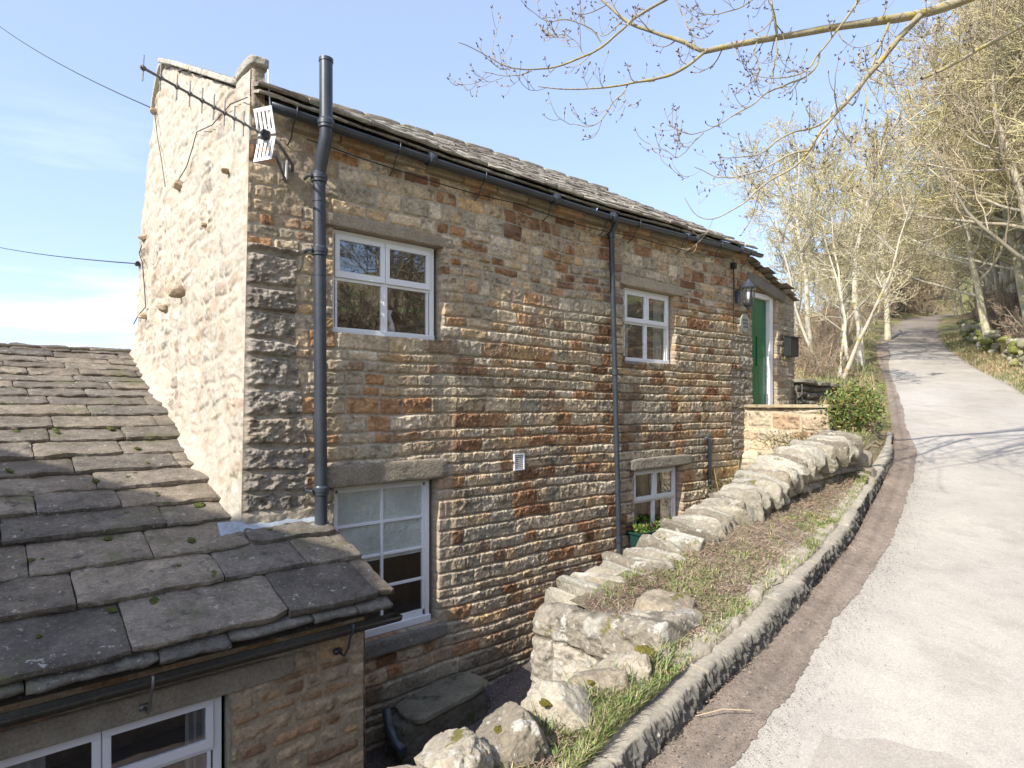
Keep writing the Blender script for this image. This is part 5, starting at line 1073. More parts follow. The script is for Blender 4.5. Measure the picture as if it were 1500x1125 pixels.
at(1262, 21.5, 'birch_tree', 4, 1.05, 1.2, 'slim pale-barked tree on the left bank just left of the lane')
at(1190, 22.0, 'birch_tree', 4, .95, 2.9, 'slim pale-barked tree rising straight behind the letter box end of the cottage')
at(1165, 27.0, 'birch_tree', 4, .85, 4.6, 'slim pale tree showing just right of the gutter end')
at(1242, 27.0, 'ash_tree', 1, .95, .2, 'forked pale tree behind the many-stemmed one on the left bank')
at(1300, 34.0, 'ash_tree', 0, 1.05, 2.1, 'tall tree at the left edge of the lane where it darkens')
at(1508, 18.5, 'ash_tree', 2, .95, 5.1, 'large leaning tree on the right bank above the mossy wall')
at(1452, 25.0, 'ash_tree', 0, 1.0, 3.3, 'tall yellow-twigged tree on the right bank behind the mossy wall')
rt = np.random.default_rng(77); used_ = []
def spot_free(x, y, md):
    for a, b_ in used_:
        if (a - x) ** 2 + (b_ - y) ** 2 < md * md: return False
    used_.append((x, y)); return True
nR = 0; tries = 0
while nR < 84 and tries < 4000:
    tries += 1; d = 14 + 62 * rt.random() ** 1.1; px = 1372 + 300 * rt.random()
    if d > 35: px = 1365 + 200 * rt.random()
    la = (px - 750) / 900 * d; x = CA * d + SA * la; y = SA * d - CA * la
    tt_ = kerbY(x) - y
    if tt_ < ROADW + 3.4 or not spot_free(x, y, 1.5): continue
    k = [0, 1, 2, 0, 2, 1][int(rt.random() * 6)]; sc = (.95 + .4 * rt.random()) * (1.22 if d < 34 else 1.0)
    if px > 1520 and d < 20: sc *= .9
    put_tree('woodland_tree', KT[k], (x, y, ground_z(x, y) - .1), rt.random() * 6.28, sc, 'bare yellowish tree in the crowded wood on the right bank', 'tree', 'bare trees of the right-hand wood'); nR += 1
nL = 0; tries = 0
while nL < 24 and tries < 4000:
    tries += 1; d = 24 + 45 * rt.random(); px = 1160 + 175 * rt.random()
    la = (px - 750) / 900 * d; x = CA * d + SA * la; y = SA * d - CA * la; tt_ = y - kerbY(x)
    if tt_ < 1.2 or not spot_free(x, y, 1.9): continue
    if px < 1230 and d < 30: continue
    k = [3, 4, 1, 5, 4][int(rt.random() * 5)]; sc = (.55 + .3 * rt.random()) * (1.1 if px > 1250 else .85)
    put_tree('bank_tree', KT[k], (x, y, ground_z(x, y) - .1), rt.random() * 6.28, sc, 'bare slender tree in the thin belt along the left side of the lane', 'tree', 'bare trees along the left bank'); nL += 1
for i in range(60):
    d = 58 + 45 * rt.random(); px = 1235 + 190 * rt.random(); la = (px - 750) / 900 * d; x = CA * d + SA * la; y = SA * d - CA * la
    if abs(y - float(kerbY(x)) + 1.4) < 2.4 and d < 72: continue
    put_tree('distant_tree', KT[[0, 5, 2, 5][i % 4]], (x, y, ground_z(x, y) - .1), i * 1.3, (.7 + .3 * rt.random()) if i % 2 == 0 else 1.5, 'bare tree closing the top of the lane', 'tree', 'bare trees at the head of the lane')
nH = 0; tries = 0
while nH < 44 and tries < 4000:
    tries += 1; d = 14 + 38 * rt.random(); sd = rt.random() < .68; x_t = None
    px = (1372 + 170 * rt.random()) if sd else (1175 + 120 * rt.random())
    la = (px - 750) / 900 * d; x = CA * d + SA * la; y = SA * d - CA * la; o_ = kerbY(x) - y
    if sd and not (ROADW + 2.6 < o_ < ROADW + 5): continue
    if not sd and not (-5 < o_ < -1.0): continue
    if not spot_free(x, y, .9): continue
    put_tree('hawthorn_bush', KT[5], (x, y, ground_z(x, y) - .25), rt.random() * 6.28, (.42 + .22 * rt.random()) if sd else (.25 + .15 * rt.random()), 'tangled bare bush crowding the bank on the %s of the lane' % ('right' if sd else 'left'), 'bush', 'tangled bushes on the %s bank' % ('right' if sd else 'left')); nH += 1
# trees across the lane, outside the view: seen only as reflections in the windows
for i, (x, y, k, s_) in enumerate(((3.5, -8.5, 2, .95), (7.5, -9.5, 0, 1.0), (11.5, -9, 1, 1.0), (15, -8.5, 2, .9), (0, -10, 0, .9), (19, -9, 0, .9), (5.5, -13, 1, 1.1), (10, -14, 2, 1.1), (14.5, -13, 0, 1.1))):
    put_tree('lane_side_tree', KT[k], (x, y, ground_z(x, y) - .1), i * 1.1, s_, 'bare tree on the bank across the lane, mirrored in the cottage windows', 'tree', 'trees across the lane')

for i, (x, y) in enumerate(((2, -6), (5, -6.5), (8, -6.2), (11, -6.4), (14, -6), (17, -6), (-1, -6.5), (20, -5.5))):
    put_tree('lane_side_bush', KT[5], (x, y, ground_z(x, y) - .2), i * 1.7, 1.1, 'bare bush on the bank across the lane, mirrored in the cottage windows', 'bush', 'bushes across the lane')

# the big ash whose limbs hang into the top of the picture: trunk on the right-hand bank, outside the view
ash = empty('overhanging_ash_tree', (10.6, -.8, ground_z(10.6, -.8)), 'big lichened ash whose budding limbs reach over the lane from the top right', 'tree')
r = np.random.default_rng(404)
LIMB = [  # (pixel path), start depth, end depth, start radius, end radius
    ([(1950, -260), (1800, -200), (1640, -110), (1520, -45), (1416, 0), (1346, 25), (1304, 30), (1248, 36), (1192, 45), (1136, 56), (1080, 67), (1033, 76)], 6.3, 5.5, .085, .022),
    ([(1033, 76), (1000, 62), (965, 52), (925, 35), (895, 14), (872, -8), (850, -30)], 5.5, 5.6, .021, .008),
    ([(1033, 76), (1010, 95), (981, 111), (950, 118), (921, 123), (880, 129), (828, 132), (789, 127)], 5.5, 5.3, .016, .004),
    ([(921, 123), (912, 136), (899, 149), (890, 163), (880, 177), (860, 186), (839, 181)], 5.4, 5.35, .007, .003),
    ([(1010, -30), (981, -2), (955, 12), (929, 26), (910, 42), (891, 60), (875, 74), (858, 82), (824, 97), (800, 101), (779, 103), (742, 99), (705, 76), (688, 68), (671, 63)], 5.6, 5.2, .015, .0035),
    ([(779, 103), (760, 112), (740, 112), (722, 108), (708, 104)], 5.3, 5.2, .005, .0025),
    ([(1346, 25), (1325, 48), (1304, 73), (1276, 104), (1262, 122), (1248, 140), (1234, 156), (1220, 171)], 5.7, 5.3, .030, .018),
    ([(1220, 171), (1210, 182), (1200, 193), (1184, 221), (1178, 232), (1170, 241), (1150, 252), (1130, 263), (1110, 280), (1097, 294), (1063, 314), (1045, 322), (1026, 321), (1013, 308), (1003, 291)], 5.3, 5.0, .013, .003),
    ([(1220, 171), (1200, 183), (1184, 190), (1165, 192), (1147, 200), (1128, 215), (1108, 228), (1080, 232), (1056, 229)], 5.3, 5.1, .011, .003),
    ([(1184, 221), (1165, 222), (1150, 228), (1118, 248), (1080, 260), (1050, 262), (1030, 250), (1018, 245)], 5.2, 5.0, .008, .003),
    ([(1275, -30), (1259, 0), (1237, 31), (1218, 55), (1200, 78), (1190, 95), (1178, 106), (1160, 113), (1144, 115), (1119, 115), (1100, 108)], 5.6, 5.3, .014, .003),
    ([(1200, 78), (1198, 92), (1186, 109), (1172, 118), (1156, 123), (1138, 130), (1122, 134), (1108, 150), (1080, 165), (1071, 171), (1050, 184), (1030, 194), (1010, 196), (978, 184)], 5.5, 5.1, .010, .003),
    ([(1030, 194), (1018, 207), (1005, 222), (990, 231), (975, 218)], 5.2, 5.15, .005, .0025),
    ([(1301, 36), (1294, 55), (1287, 70), (1280, 90), (1273, 109)], 5.65, 5.6, .013, .010),
    ([(1265, 126), (1268, 140), (1269, 154), (1268, 182), (1278, 196), (1282, 210), (1281, 222), (1277, 228)], 5.4, 5.3, .007, .003),
    ([(1223, 174), (1228, 188), (1237, 199), (1246, 209), (1254, 218), (1256, 230), (1254, 241), (1248, 254), (1242, 266), (1225, 282), (1206, 294)], 5.3, 5.2, .008, .003),
    ([(1268, 182), (1258, 200), (1245, 215), (1232, 226), (1216, 228), (1205, 222)], 5.3, 5.25, .005, .0025),
    ([(1700, -60), (1600, -10), (1500, 35), (1470, 54), (1438, 70), (1410, 87), (1382, 101), (1365, 108), (1349, 115)], 5.4, 5.0, .030, .012),
    ([(1126, -20), (1130, 0), (1134, 25), (1137, 54)], 5.5, 5.6, .010, .012),
    ([(1137, 56), (1136, 80), (1134, 100), (1128, 125), (1127, 145)], 5.6, 5.5, .008, .004),
    ([(1108, 62), (1104, 74), (1110, 90), (1112, 104), (1104, 120), (1088, 130)], 5.55, 5.5, .008, .003),
    ([(985, -10), (1000, 20), (1012, 45), (1020, 70)], 5.5, 5.5, .003, .006),
    ([(880, 60), (868, 45), (850, 35), (828, 28), (806, 32), (790, 26), (772, 12)], 5.5, 5.4, .006, .003),
    ([(858, 82), (845, 62), (830, 50), (812, 52)], 5.4, 5.35, .004, .0025),
    ([(1160, -40), (1110, -5), (1085, 12), (1050, 22), (1020, 18)], 5.4, 5.2, .008, .003)]
UP = [  # limbs above the frame that throw the branch shadows over the lane
    (-.5, .2, 2.6), (.1, .9, 2.9), (-.9, .9, 2.2), (.5, 1.8, 2.4), (-1.5, .1, 2.0), (1.2, .6, 2.2), (-.2, -1.1, 2.4), (.9, -.8, 2.2), (.1, 1.6, 1.3)]
def resample(P, n):
    P = np.asarray(P, float); t = np.concatenate([[0], np.cumsum(np.linalg.norm(np.diff(P, axis=0), axis=1))]); u = np.linspace(0, t[-1], n)
    Q = np.stack([np.interp(u, t, P[:, k]) for k in range(3)], 1)
    for _ in range(2): Q[1:-1] = .25 * Q[:-2] + .5 * Q[1:-1] + .25 * Q[2:]
    return Q
base = np.array((10.6, -.8, ground_z(10.6, -.8)))
fork = atD(1950, -260, 6.3)
tr_ = resample([base - (0, 0, .4), base + (0, 0, 1.5), base + (-.05, .02, 3.2), base + (-.1, .1, 5.4), fork + (.5, -.3, .4), fork + (.2, -.1, 2.2), fork + (.4, 0, 4)], 26)
b = MB(); V, F, C = tubes(tr_[None], (np.linspace(.30, .10, 26) * (1 + .5 * np.exp(-np.arange(26) * .7)))[None], 14, np.array(BK1)); link('trunk', npmesh('trunk', V, F, C), M['bark'], ash)
barkm = mat('ash_bark', None, .85, ((6, .25), (50, .25)), ((60, .6, .006),), ((9, .56, (.38, .31, .07), .06), (22, .62, (.42, .42, .34), .05)))
VV = []; FF = []; CC = []; n = 0; allP = []; allR = []
for path, d0, d1, r0, r1 in LIMB:
    nn = len(path); P = [atD(x, y, d0 + (d1 - d0) * i / (nn - 1)) for i, (x, y) in enumerate(path)]; m = 40
    Q = resample(P, m); Q += np.stack([fbm2(np.linspace(0, nn * .8, m), np.full(m, r.random() * 99), 5 + k, 2) for k in range(3)], 1) * .008
    R_ = np.linspace(r0, r1, m) * (1 + .08 * vn2(np.linspace(0, nn * 3, m), np.full(m, r.random() * 9), 6))
    allP.append(Q); allR.append(R_)
for q_, (dx, dy, L_) in enumerate(UP + UP[:5]):
    s_ = tr_[9 + q_ % 8]; e_ = np.array((2.6 + 3.0 * r.random(), -.9 + 3.6 * r.random(), 3.7 + 1.1 * r.random()))
    P = [s_ + (e_ - s_) * t + np.array((0, 0, .7 * sin(pi * t))) for t in np.linspace(0, 1, 8)]
    Q = resample(P, 40); Q += .10 * np.stack([fbm2(np.linspace(0, 6, 40), np.full(40, r.random() * 99), 5 + k, 2) for k in range(3)], 1); allP.append(Q); allR.append(np.linspace(.042, .008, 40))
allP = np.array(allP); allR = np.array(allR)
nl = len(LIMB)
limbc = np.array([(.33, .29, .19)] * len(allP)) * (.85 + .3 * r.random((len(allP), 1)))
V, F, C = tubes(allP, allR, 10, limbc); lm = link('limbs', npmesh('limbs', V, F, C), barkm, ash)
def twigs(P, R, k, ln, m, r, up, rr, f0=.12):
    N_, mp = P.shape[:2]; f = np.clip(f0 + (1 - f0) * (np.arange(k)[None] + r.random((N_, k))) / k, 0, .99); x = f * (mp - 1); i = np.minimum(x.astype(int), mp - 2); idx = np.arange(N_)[:, None]
    p = P[idx, i]; d = P[idx, i + 1] - p; d /= np.linalg.norm(d, axis=2, keepdims=True) + 1e-9; q = r.normal(size=p.shape); q -= (q * d).sum(-1, keepdims=True) * d; q /= np.linalg.norm(q, axis=2, keepdims=True)
    an = (.6 + .5 * r.random((N_, k)))[..., None]; dd = (d * np.cos(an) + q * np.sin(an)).reshape(-1, 3); dd[:, 2] -= .15; L_ = (ln * (.35 + .9 * r.random((N_, k)))).reshape(-1, 1) / (m - 1)
    c = p.reshape(-1, 3).copy(); out = np.zeros((N_ * k, m, 3)); out[:, 0] = c
    for s_ in range(1, m): dd = dd + .10 * r.normal(size=dd.shape) + np.array((0, 0, up * s_ / m)); dd /= np.linalg.norm(dd, axis=1, keepdims=True); c = c + dd * L_; out[:, s_] = c
    rad = np.minimum(R[idx, i].reshape(-1, 1) * rr, .006); return out, np.maximum(rad * np.linspace(1, .5, m)[None], 0.0024)
T1, Q1 = twigs(allP, allR, 6, .38, 12, r, .32, .5, .1); TU, QU = twigs(allP[nl:], allR[nl:], 16, 1.3, 12, r, .1, .6, .05); QU = np.maximum(QU, .005); T1 = np.concatenate([T1, TU]); Q1 = np.concatenate([Q1, QU]); T2, Q2 = twigs(T1, Q1, 3, .15, 8, r, .35, .75, .3); T3, Q3 = twigs(T2[r.random(len(T2)) < .5], Q2[:0] if False else np.full((1, 1), .0025) * np.ones((1, 8)), 1, .07, 5, r, .3, .8, .3) if False else (T2[:0], Q2[:0])
Vs = []; Fs = []; Cs = []; n = 0
for P_, R_ in ((T1, Q1), (T2, Q2)):
    V, F, C = tubes(P_, R_, 5, np.array((.34, .29, .20)) * (.7 + .6 * r.random((len(P_), 1)))); Vs.append(V); Fs.append(F + n); Cs.append(C); n += len(V)
# buds: dark knuckles at ends and nodes
E = np.concatenate([T1[:, -1], T2[:, -1], T2[::3, 4], T1[::2, 8]]); D_ = np.concatenate([T1[:, -1] - T1[:, -2], T2[:, -1] - T2[:, -2], T2[::3, 4] - T2[::3, 3], T1[::2, 8] - T1[::2, 7]]); D_ /= np.linalg.norm(D_, axis=1, keepdims=True)
E = np.repeat(E, 2, 0); D_ = np.repeat(D_, 2, 0) + .5 * r.normal(size=(len(E), 3)); D_ /= np.linalg.norm(D_, axis=1, keepdims=True); tt_ = np.array((0, .35, .7, 1.0)); P_ = E[:, None] + D_[:, None] * tt_[None, :, None] * (.018 + .014 * r.random((len(E), 1, 1))); R_ = np.array((.0018, .0045, .0038, .0008))[None] * (.7 + .6 * r.random((len(E), 1)))
V, F, C = tubes(P_, R_, 5, np.array((.13, .09, .065)) * (.6 + .8 * r.random((len(E), 1)))); Vs.append(V); Fs.append(F + n); Cs.append(C)
link('twigs', npmesh('twigs', np.concatenate(Vs), np.concatenate(Fs), np.concatenate(Cs)), M['twig'], ash)

# ------------------------------------------------------------------ shrubs, grass, litter
def shrub(name, label, c, rad, n, size, cols, seed, stems=14, cat='shrub'):
    r = np.random.default_rng(seed); t = empty(name, (c[0], c[1], c[2] - rad[2]), label, cat)
    u = r.normal(size=(n, 3)); u /= np.linalg.norm(u, axis=1, keepdims=True); rr = (.35 + .65 * r.random((n, 1)) ** .5) * (1 + .42 * vn(u[:, 0] * 2.6, u[:, 1] * 2.6, u[:, 2] * 2.6 + seed, 7)[:, None]) * (.85 + .3 * r.random((n, 1))); p = np.array(c) + u * rr * np.array(rad); p = p[p[:, 2] > c[2] - rad[2] * .95]; nn = len(p)
    d = r.normal(size=(nn, 3)) + np.array((0, 0, .5)) + (p - np.array(c)) * 1.5; cl = np.array(cols)[r.integers(len(cols), size=nn)] * (.7 + .6 * r.random((nn, 1)))
    V, F, C = leafmesh(p, d, size * (.6 + .8 * r.random(nn)), cl, .5, r); link('leaves', npmesh('leaves', V, F, C, False), M['leaf'], t)
    P = np.zeros((stems, 6, 3)); q = r.normal(size=(stems, 3)) * np.array((.5, .5, .3)) + np.array((0, 0, .6)); b0 = np.array((c[0], c[1], c[2] - rad[2]))
    for k in range(6): P[:, k] = b0 + q * np.array(rad) * 2 * k / 5 * .8 + .03 * r.normal(size=(stems, 3))
    V, F, C = tubes(P, np.linspace(.014, .004, 6)[None] * np.ones((stems, 1)), 5, np.array((.2, .15, .1))); link('stems', npmesh('stems', V, F, C), M['twig'], t)
    return t
p = atD(1243, 606, 9.9); shrub('evergreen_shrub', 'leafy green shrub with reddish young leaves at the right end of the stoop', (p[0], p[1], p[2]), (.42, .42, .46), 2300, .062, [(.08, .13, .03), (.12, .17, .04), (.16, .20, .05), (.22, .22, .07), (.24, .17, .06)], 61)
p = atD(1262, 595, 10.8); shrub('evergreen_shrub', 'smaller yellow-green shrub tucked behind the leafy one by the kerb', (p[0], p[1], p[2]), (.30, .35, .36), 1300, .06, [(.12, .18, .04), (.18, .22, .06)], 62)
# wiry plant by the overflow pipe
r = np.random.default_rng(63); wp = empty('wiry_climber', (9.55, 5.2, -2.3), 'wiry pale green climber against the wall right of the small overflow pipe', 'plant')
P0 = np.zeros((26, 9, 3)); c = np.array([(9.6, 5.3, -2.3)]) + r.normal(size=(26, 3)) * np.array((.2, .08, .05)); dd = r.normal(size=(26, 3)) * np.array((.35, .15, .1)) + np.array((0, -.1, 1))
for k in range(9): P0[:, k] = c; dd = dd + .22 * r.normal(size=dd.shape) * np.array((1, .5, .6)) - np.array((0, 0, .03)); dd /= np.linalg.norm(dd, axis=1, keepdims=True); c = c + dd * .17
V, F, C = tubes(P0, np.full((26, 9), .007), 4, np.array((.30, .28, .14))); link('stems', npmesh('stems', V, F, C), M['twig'], wp)
e = P0[:, 3:].reshape(-1, 3); e = np.repeat(e, 5, 0) + r.normal(size=(len(e) * 5, 3)) * .06; V, F, C = leafmesh(e, r.normal(size=e.shape) + (0, 0, .2), .045, np.array((.25, .27, .08)) * (.5 + .8 * r.random((len(e), 1))), .35, r); link('leaves', npmesh('leaves', V, F, C, False), M['leaf'], wp)
iv = empty('trailing_plant', (10.2, 4.6, -.6), 'dry trailing plant rooted in the face of the cream stoop wall', 'plant')
e = np.array((10.30, 4.65, -.62)) + r.normal(size=(620, 3)) * np.array((.04, .34, .09)); V, F, C = leafmesh(e, r.normal(size=e.shape), .05, np.array((.30, .26, .13)) * (.5 + .8 * r.random((620, 1))), .4, r); link('leaves', npmesh('leaves', V, F, C, False), M['leaf'], iv)
# twisted dark stem leaning over the kerb end of the wall
b = MB(); p = [atD(x, y, d) for x, y, d in ((1255, 652, 7.3), (1262, 664, 7.2), (1275, 652, 7.15), (1288, 655, 7.1), (1292, 647, 7.1))]; b.tube(p, [.035, .03, .026, .018, .008], 8, (.16, .13, .09)); p = [atD(x, y, d) for x, y, d in ((1275, 652, 7.15), (1283, 646, 7.15), (1291, 652, 7.0))]; b.tube(p, [.02, .014, .006], 6, (.16, .13, .09))
o = b.build('twisted_stem', M['bark'], None, smooth=True); tag(o, 'short twisted woody stem at the upper end of the low coped wall', 'plant')
def blades(name, X, Y, Z, H, col, seed, lean=.5, wd=.004, kind='stuff', m='grass'):
    r = np.random.default_rng(seed); n = len(X); th = r.random(n) * 6.28; b0 = np.stack([X, Y, Z], -1); H = np.broadcast_to(H, (n,)); wv_ = np.stack([np.cos(th + 1.57), np.sin(th + 1.57), 0 * th], -1) * (wd * (.6 + .8 * r.random(n)))[:, None]
    ld = np.stack([np.cos(th), np.sin(th), 0 * th], -1) * (lean * H * (.3 + r.random(n)))[:, None]; up = np.array((0, 0, 1.0)) * H[:, None]
    V = np.stack([b0 - wv_, b0 + wv_, b0 + up * .6 + ld * .35 + wv_ * .8, b0 + up * .6 + ld * .35 - wv_ * .8, b0 + up * .95 + ld + wv_ * .15, b0 + up * .95 + ld - wv_ * .15], 1).reshape(-1, 3)
    i = np.arange(n)[:, None] * 6; F = np.concatenate([i + np.array((0, 1, 2, 3)), i + np.array((3, 2, 4, 5))]); C = np.repeat(np.clip(col, .01, .8), 6, 0)
    o = link(name, npmesh(name, V, F, C, False), M[m]); tag(o, kind=kind); return o
r = np.random.default_rng(71)
n = 110000; X = .6 + 7.0 * r.random(n); k0 = kerbY(X) + .10; kb = backY(X) + .06; Y = k0 + (kb - k0) * r.random(n); ok = kb > k0 + .03; cl = fbm2(X * 9, Y * 9, 72, 2); ok &= r.random(n) < (gmask(X, Y) * .9 + .14) * sst(-.7, .3, cl)
X, Y = X[ok], Y[ok]; Z = verge_z(X, Y); dry = r.random((len(X), 1)); C = np.where(dry < .22, np.array((.40, .33, .20)), np.where(dry < .65, np.array((.24, .25, .10)), np.array((.18, .26, .07)))) * (.7 + .6 * r.random((len(X), 1)))
blades('grass', X, Y, Z - .005, .010 + .024 * r.random(len(X)) ** 2 + .010 * gmask(X, Y) + .05 * sst(2.5, 2.0, X) * r.random(len(X)), C, 73, .8, .0028)
# tufts by the boulders and round the pier
Xs = []; Ys = []; Hs = []
for (x_, y_, n_, h_, rad_) in ((960, 1025, 150, .09, .06), (905, 1065, 230, .10, .08), (850, 1100, 180, .10, .08), (985, 990, 160, .06, .06), (800, 1115, 160, .08, .07), (1050, 960, 160, .05, .07), (1080, 930, 160, .05, .08), (1110, 880, 200, .05, .12), (1040, 880, 160, .04, .12), (1150, 850, 160, .04, .12)):
    q = onlane(x_, y_); Xs.append(q[0] + rad_ * r.normal(size=n_)); Ys.append(q[1] + .02 + rad_ * .7 * r.normal(size=n_)); Hs.append(h_ * (.35 + .8 * r.random(n_)))
X = np.concatenate(Xs); Y = np.concatenate(Ys); H = np.concatenate(Hs); ok = (Y > kerbY(X) + .13) & (Y < backY(X) + .1); X, Y, H = X[ok], Y[ok], H[ok]
C = np.where(r.random((len(X), 1)) < .3, np.array((.40, .35, .20)), np.array((.21, .25, .10))) * (.7 + .6 * r.random((len(X), 1))); blades('grass_tufts', X, Y, verge_z(X, Y) - .01, H, C, 74, .9, .0035)
# dead stalks on the verge
n = 16000; X = 1.2 + 6.2 * r.random(n); k0 = kerbY(X) + .2; kb = backY(X); Y = k0 + (kb - k0) * r.random(n); ok = (kb > k0 + .05) & (r.random(n) < .25 + .75 * sst(5, 3, X)); X, Y = X[ok], Y[ok]; nn = len(X); Z = verge_z(X, Y) + .012
th = r.random(nn) * 6.28; L_ = .02 + .09 * r.random(nn) ** 2; P = np.stack([X, Y, Z], -1)[:, None] + np.array((-.5, 0, .5))[None, :, None] * np.stack([np.cos(th) * L_, np.sin(th) * L_, L_ * .5 * r.normal(size=nn)], -1)[:, None]; P[:, 1] += r.normal(size=(nn, 3)) * .006
V, F, C = tubes(P, np.full((nn, 3), .0018), 3, np.array((.34, .25, .18)) * (.35 + 1.1 * r.random((nn, 1)))); tag(link('dead_stalks', npmesh('dead_stalks', V, F, C), M['twig']), kind='stuff')
# chips and twiglets along the foot of the kerb
n = 9000; X = 1.2 + 11 * r.random(n); nxk, nyk = kerb_normal(X); q = -.005 - .20 * r.random(n) ** 2.2; X2 = X + nxk * q; Y2 = kerbY(X) + nyk * q; Z2 = hr(depth(X2, Y2)) + .018 * fbm2(X2 * .7, Y2 * .7, 801, 3) + .018
V, F, C = leafmesh(np.stack([X2, Y2, Z2], -1), r.normal(size=(n, 3)) * np.array((1, 1, .25)),   .005 + .012 * r.random(n) ** 3, np.array((.25, .18, .125)) * (.5 + .9 * r.random((n, 1))), .5, r); tag(link('kerb_litter', npmesh('kerb_litter', V, F, C, False), M['twig']), kind='stuff')
n = 16000; X = 1.0 + 9 * r.random(n) ** 1.2; nxk, nyk = kerb_normal(X); q = -.2 - .12 * np.abs(r.normal(size=n)) - .9 * (r.random(n) < .10) * r.random(n) * 3; X2 = X + nxk * q; Y2 = kerbY(X) + nyk * q; Z2 = hr(depth(X2, Y2)) + .018 * fbm2(X2 * .7, Y2 * .7, 801, 3) + .008
V, F, C = leafmesh(np.stack([X2, Y2, Z2], -1), r.normal(size=(n, 3)) * np.array((1, 1, .15)), .003 + .006 * r.random(n) ** 2, np.array((.22, .175, .135)) * (.5 + .8 * r.random((n, 1))), .8, r); tag(link('road_grit', npmesh('road_grit', V, F, C, False), M['twig']), kind='stuff')
b = MB(); q = onlane(1020, 1055); q2 = onlane(1100, 1047); b.tube([(q[0], q[1], q[2] + .02), ((q[0] + q2[0]) / 2 + .01, (q[1] + q2[1]) / 2 + .01, q[2] + .035), (q2[0], q2[1], q2[2] + .02)], .003, 5, (.45, .36, .24)); o = b.build('fallen_twig', M['twig'], None); tag(o, 'thin pale twig lying on the brown grit beside the kerb', 'twig')
# banks: grass and dry litter on both sides of the lane
n = 90000; X = 8 + 34 * r.random(n) ** 1.3; side_ = r.random(n) < .6; q = np.where(side_, -(ROADW + .15 + 3.2 * r.random(n) ** 1.3), .3 + 5 * r.random(n) ** 1.2); nxk, nyk = kerb_normal(X); X2 = X + nxk * q; Y2 = kerbY(X) + nyk * q
ok = ~((Y2 > 4.0) & (X2 < 12.8)) & ~((~side_) & (X2 < 8.2)) & ~((Y2 > 2.7 + (X2 - 7.55) * .48) & (X2 < 10.5)); X2, Y2, q, side_ = X2[ok], Y2[ok], q[ok], side_[ok]
ii = np.clip(np.searchsorted(gxs, X2) - 1, 0, len(gxs) - 2); jj = np.clip(np.searchsorted(gys, Y2) - 1, 0, len(gys) - 2); fx = (X2 - gxs[ii]) / (gxs[ii + 1] - gxs[ii]); fy = (Y2 - gys[jj]) / (gys[jj + 1] - gys[jj])
Z2 = Z_G[ii, jj] * (1 - fx) * (1 - fy) + Z_G[ii + 1, jj] * fx * (1 - fy) + Z_G[ii, jj + 1] * (1 - fx) * fy + Z_G[ii + 1, jj + 1] * fx * fy
dryp = sst(-.3, .4, fbm2(X2 * .9, Y2 * .9, 75, 3) + .5 * (np.abs(q) > ROADW + 1.2))[:, None] ; C = np.where(r.random((len(X2), 1)) < .15 + .75 * dryp, np.array((.44, .35, .20)), np.array((.23, .25, .11))) * (.65 + .6 * r.random((len(X2), 1)))
blades('bank_grass', X2, Y2, Z2 - .02, (.07 + .16 * r.random(len(X2)) ** 2) * (.5 + .5 * sst(9, 13, X2)), C, 76, .8, .007)
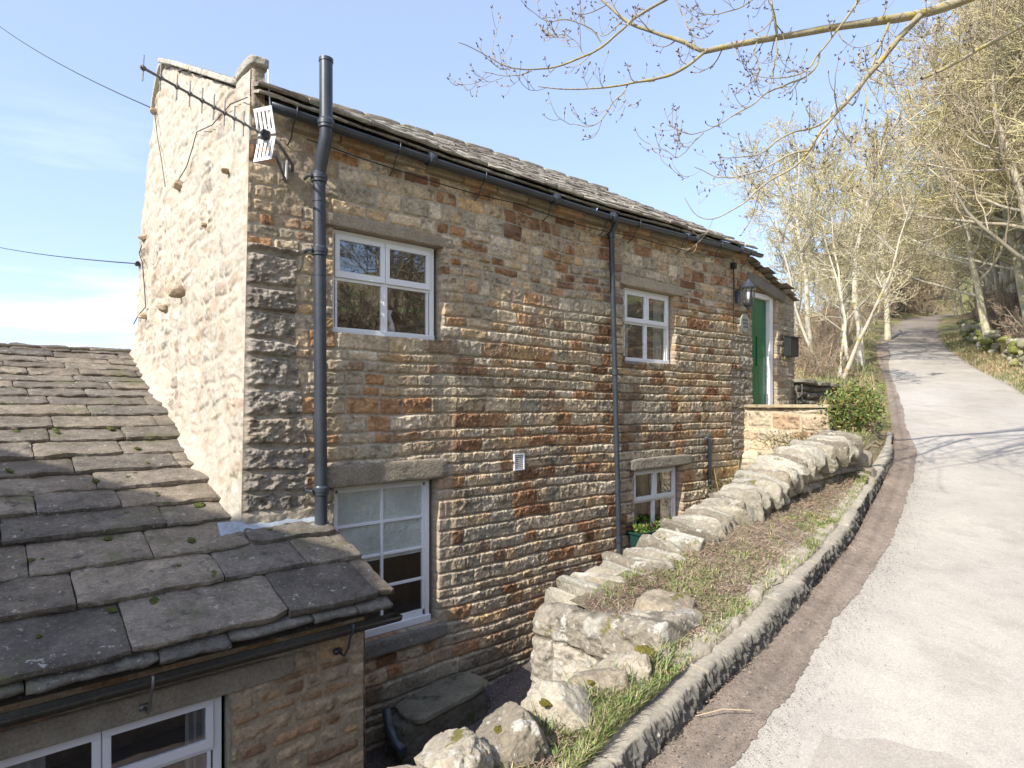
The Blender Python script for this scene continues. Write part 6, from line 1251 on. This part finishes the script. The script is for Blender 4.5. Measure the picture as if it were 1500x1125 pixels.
# brown bramble and dead bracken mass
n = 12000; X = 13 + 40 * r.random(n) ** 1.3; side_ = r.random(n) < .6; q = np.where(side_, -(ROADW + 2.1 + 7 * r.random(n)), 1.6 + 8 * r.random(n)); nxk, nyk = kerb_normal(X); X2 = X + nxk * q; Y2 = kerbY(X) + nyk * q
ok = sst(-.2, .3, fbm2(X2 * .5, Y2 * .5, 77, 2)) > r.random(n); X2, Y2 = X2[ok], Y2[ok]; ok = ~((X2 < 14.5) & (Y2 > 4.5)); X2, Y2 = X2[ok], Y2[ok]; nn = len(X2)
ii = np.clip(np.searchsorted(gxs, X2), 0, len(gxs) - 1); jj = np.clip(np.searchsorted(gys, Y2), 0, len(gys) - 1); Z2 = Z_G[ii, jj]
P = np.zeros((nn, 5, 3)); c = np.stack([X2, Y2, Z2 - .05], -1); dd = r.normal(size=(nn, 3)) * np.array((.6, .6, .2)) + np.array((0, 0, 1)); L_ = (.12 + .22 * r.random(nn))[:, None]
for k in range(5): P[:, k] = c; dd = dd + .35 * r.normal(size=dd.shape) - np.array((0, 0, .28)); dd /= np.linalg.norm(dd, axis=1, keepdims=True); c = c + dd * L_
V, F, C = tubes(P, np.full((nn, 5), .007), 3, np.array((.33, .22, .15)) * (.5 + .9 * r.random((nn, 1)))); tag(link('bramble', npmesh('bramble', V, F, C), M['twig']), kind='stuff')
# mossy dry-stone wall on the right bank
mw = empty('mossy_field_wall', onlane(1430, 545) * np.array((1, 1, 1)), 'half-buried mossy dry-stone wall along the grass bank right of the lane', 'wall')
Vs = []; Fs = []; Cs = []; n = 0; r = np.random.default_rng(81)
for X in np.arange(15.5, 42, .33):
    nxk, nyk = kerb_normal(np.array(X)); q = -(ROADW + 1.25 + .12 * sin(X)); x_, y_ = float(X + nxk * q), float(kerbY(np.array(X)) + nyk * q); z0 = ground_z(x_, y_)
    if vn2(X * .5, 3.3, 9) < -.55: continue
    for k in range(4):
        s_ = .22 + .2 * r.random(); V, F, C = rock_np((s_ * 1.3, s_, s_ * .75), (x_ + .12 * r.normal(), y_ + .08 * r.normal(), z0 + .08 + k * .2), rotm(0, .2 * r.normal(), r.random() * 3), int(9000 + X * 10 + k), res=9, p=3, amp=.1, col=[(.33, .30, .22), (.25, .23, .17), (.14, .15, .04), (.20, .21, .05)][r.integers(4)]); Vs.append(V); Fs.append(F + n); Cs.append(C); n += len(V)
link('stones', npmesh('stones', np.concatenate(Vs), np.concatenate(Fs), np.concatenate(Cs)), mat('mossy_wall_stone', None, .95, ((3, .3), (30, .3)), ((20, .6, .02),), ((2.2, .5, (.19, .20, .035), .15), (9, .62, (.5, .48, .4), .05))), mw)
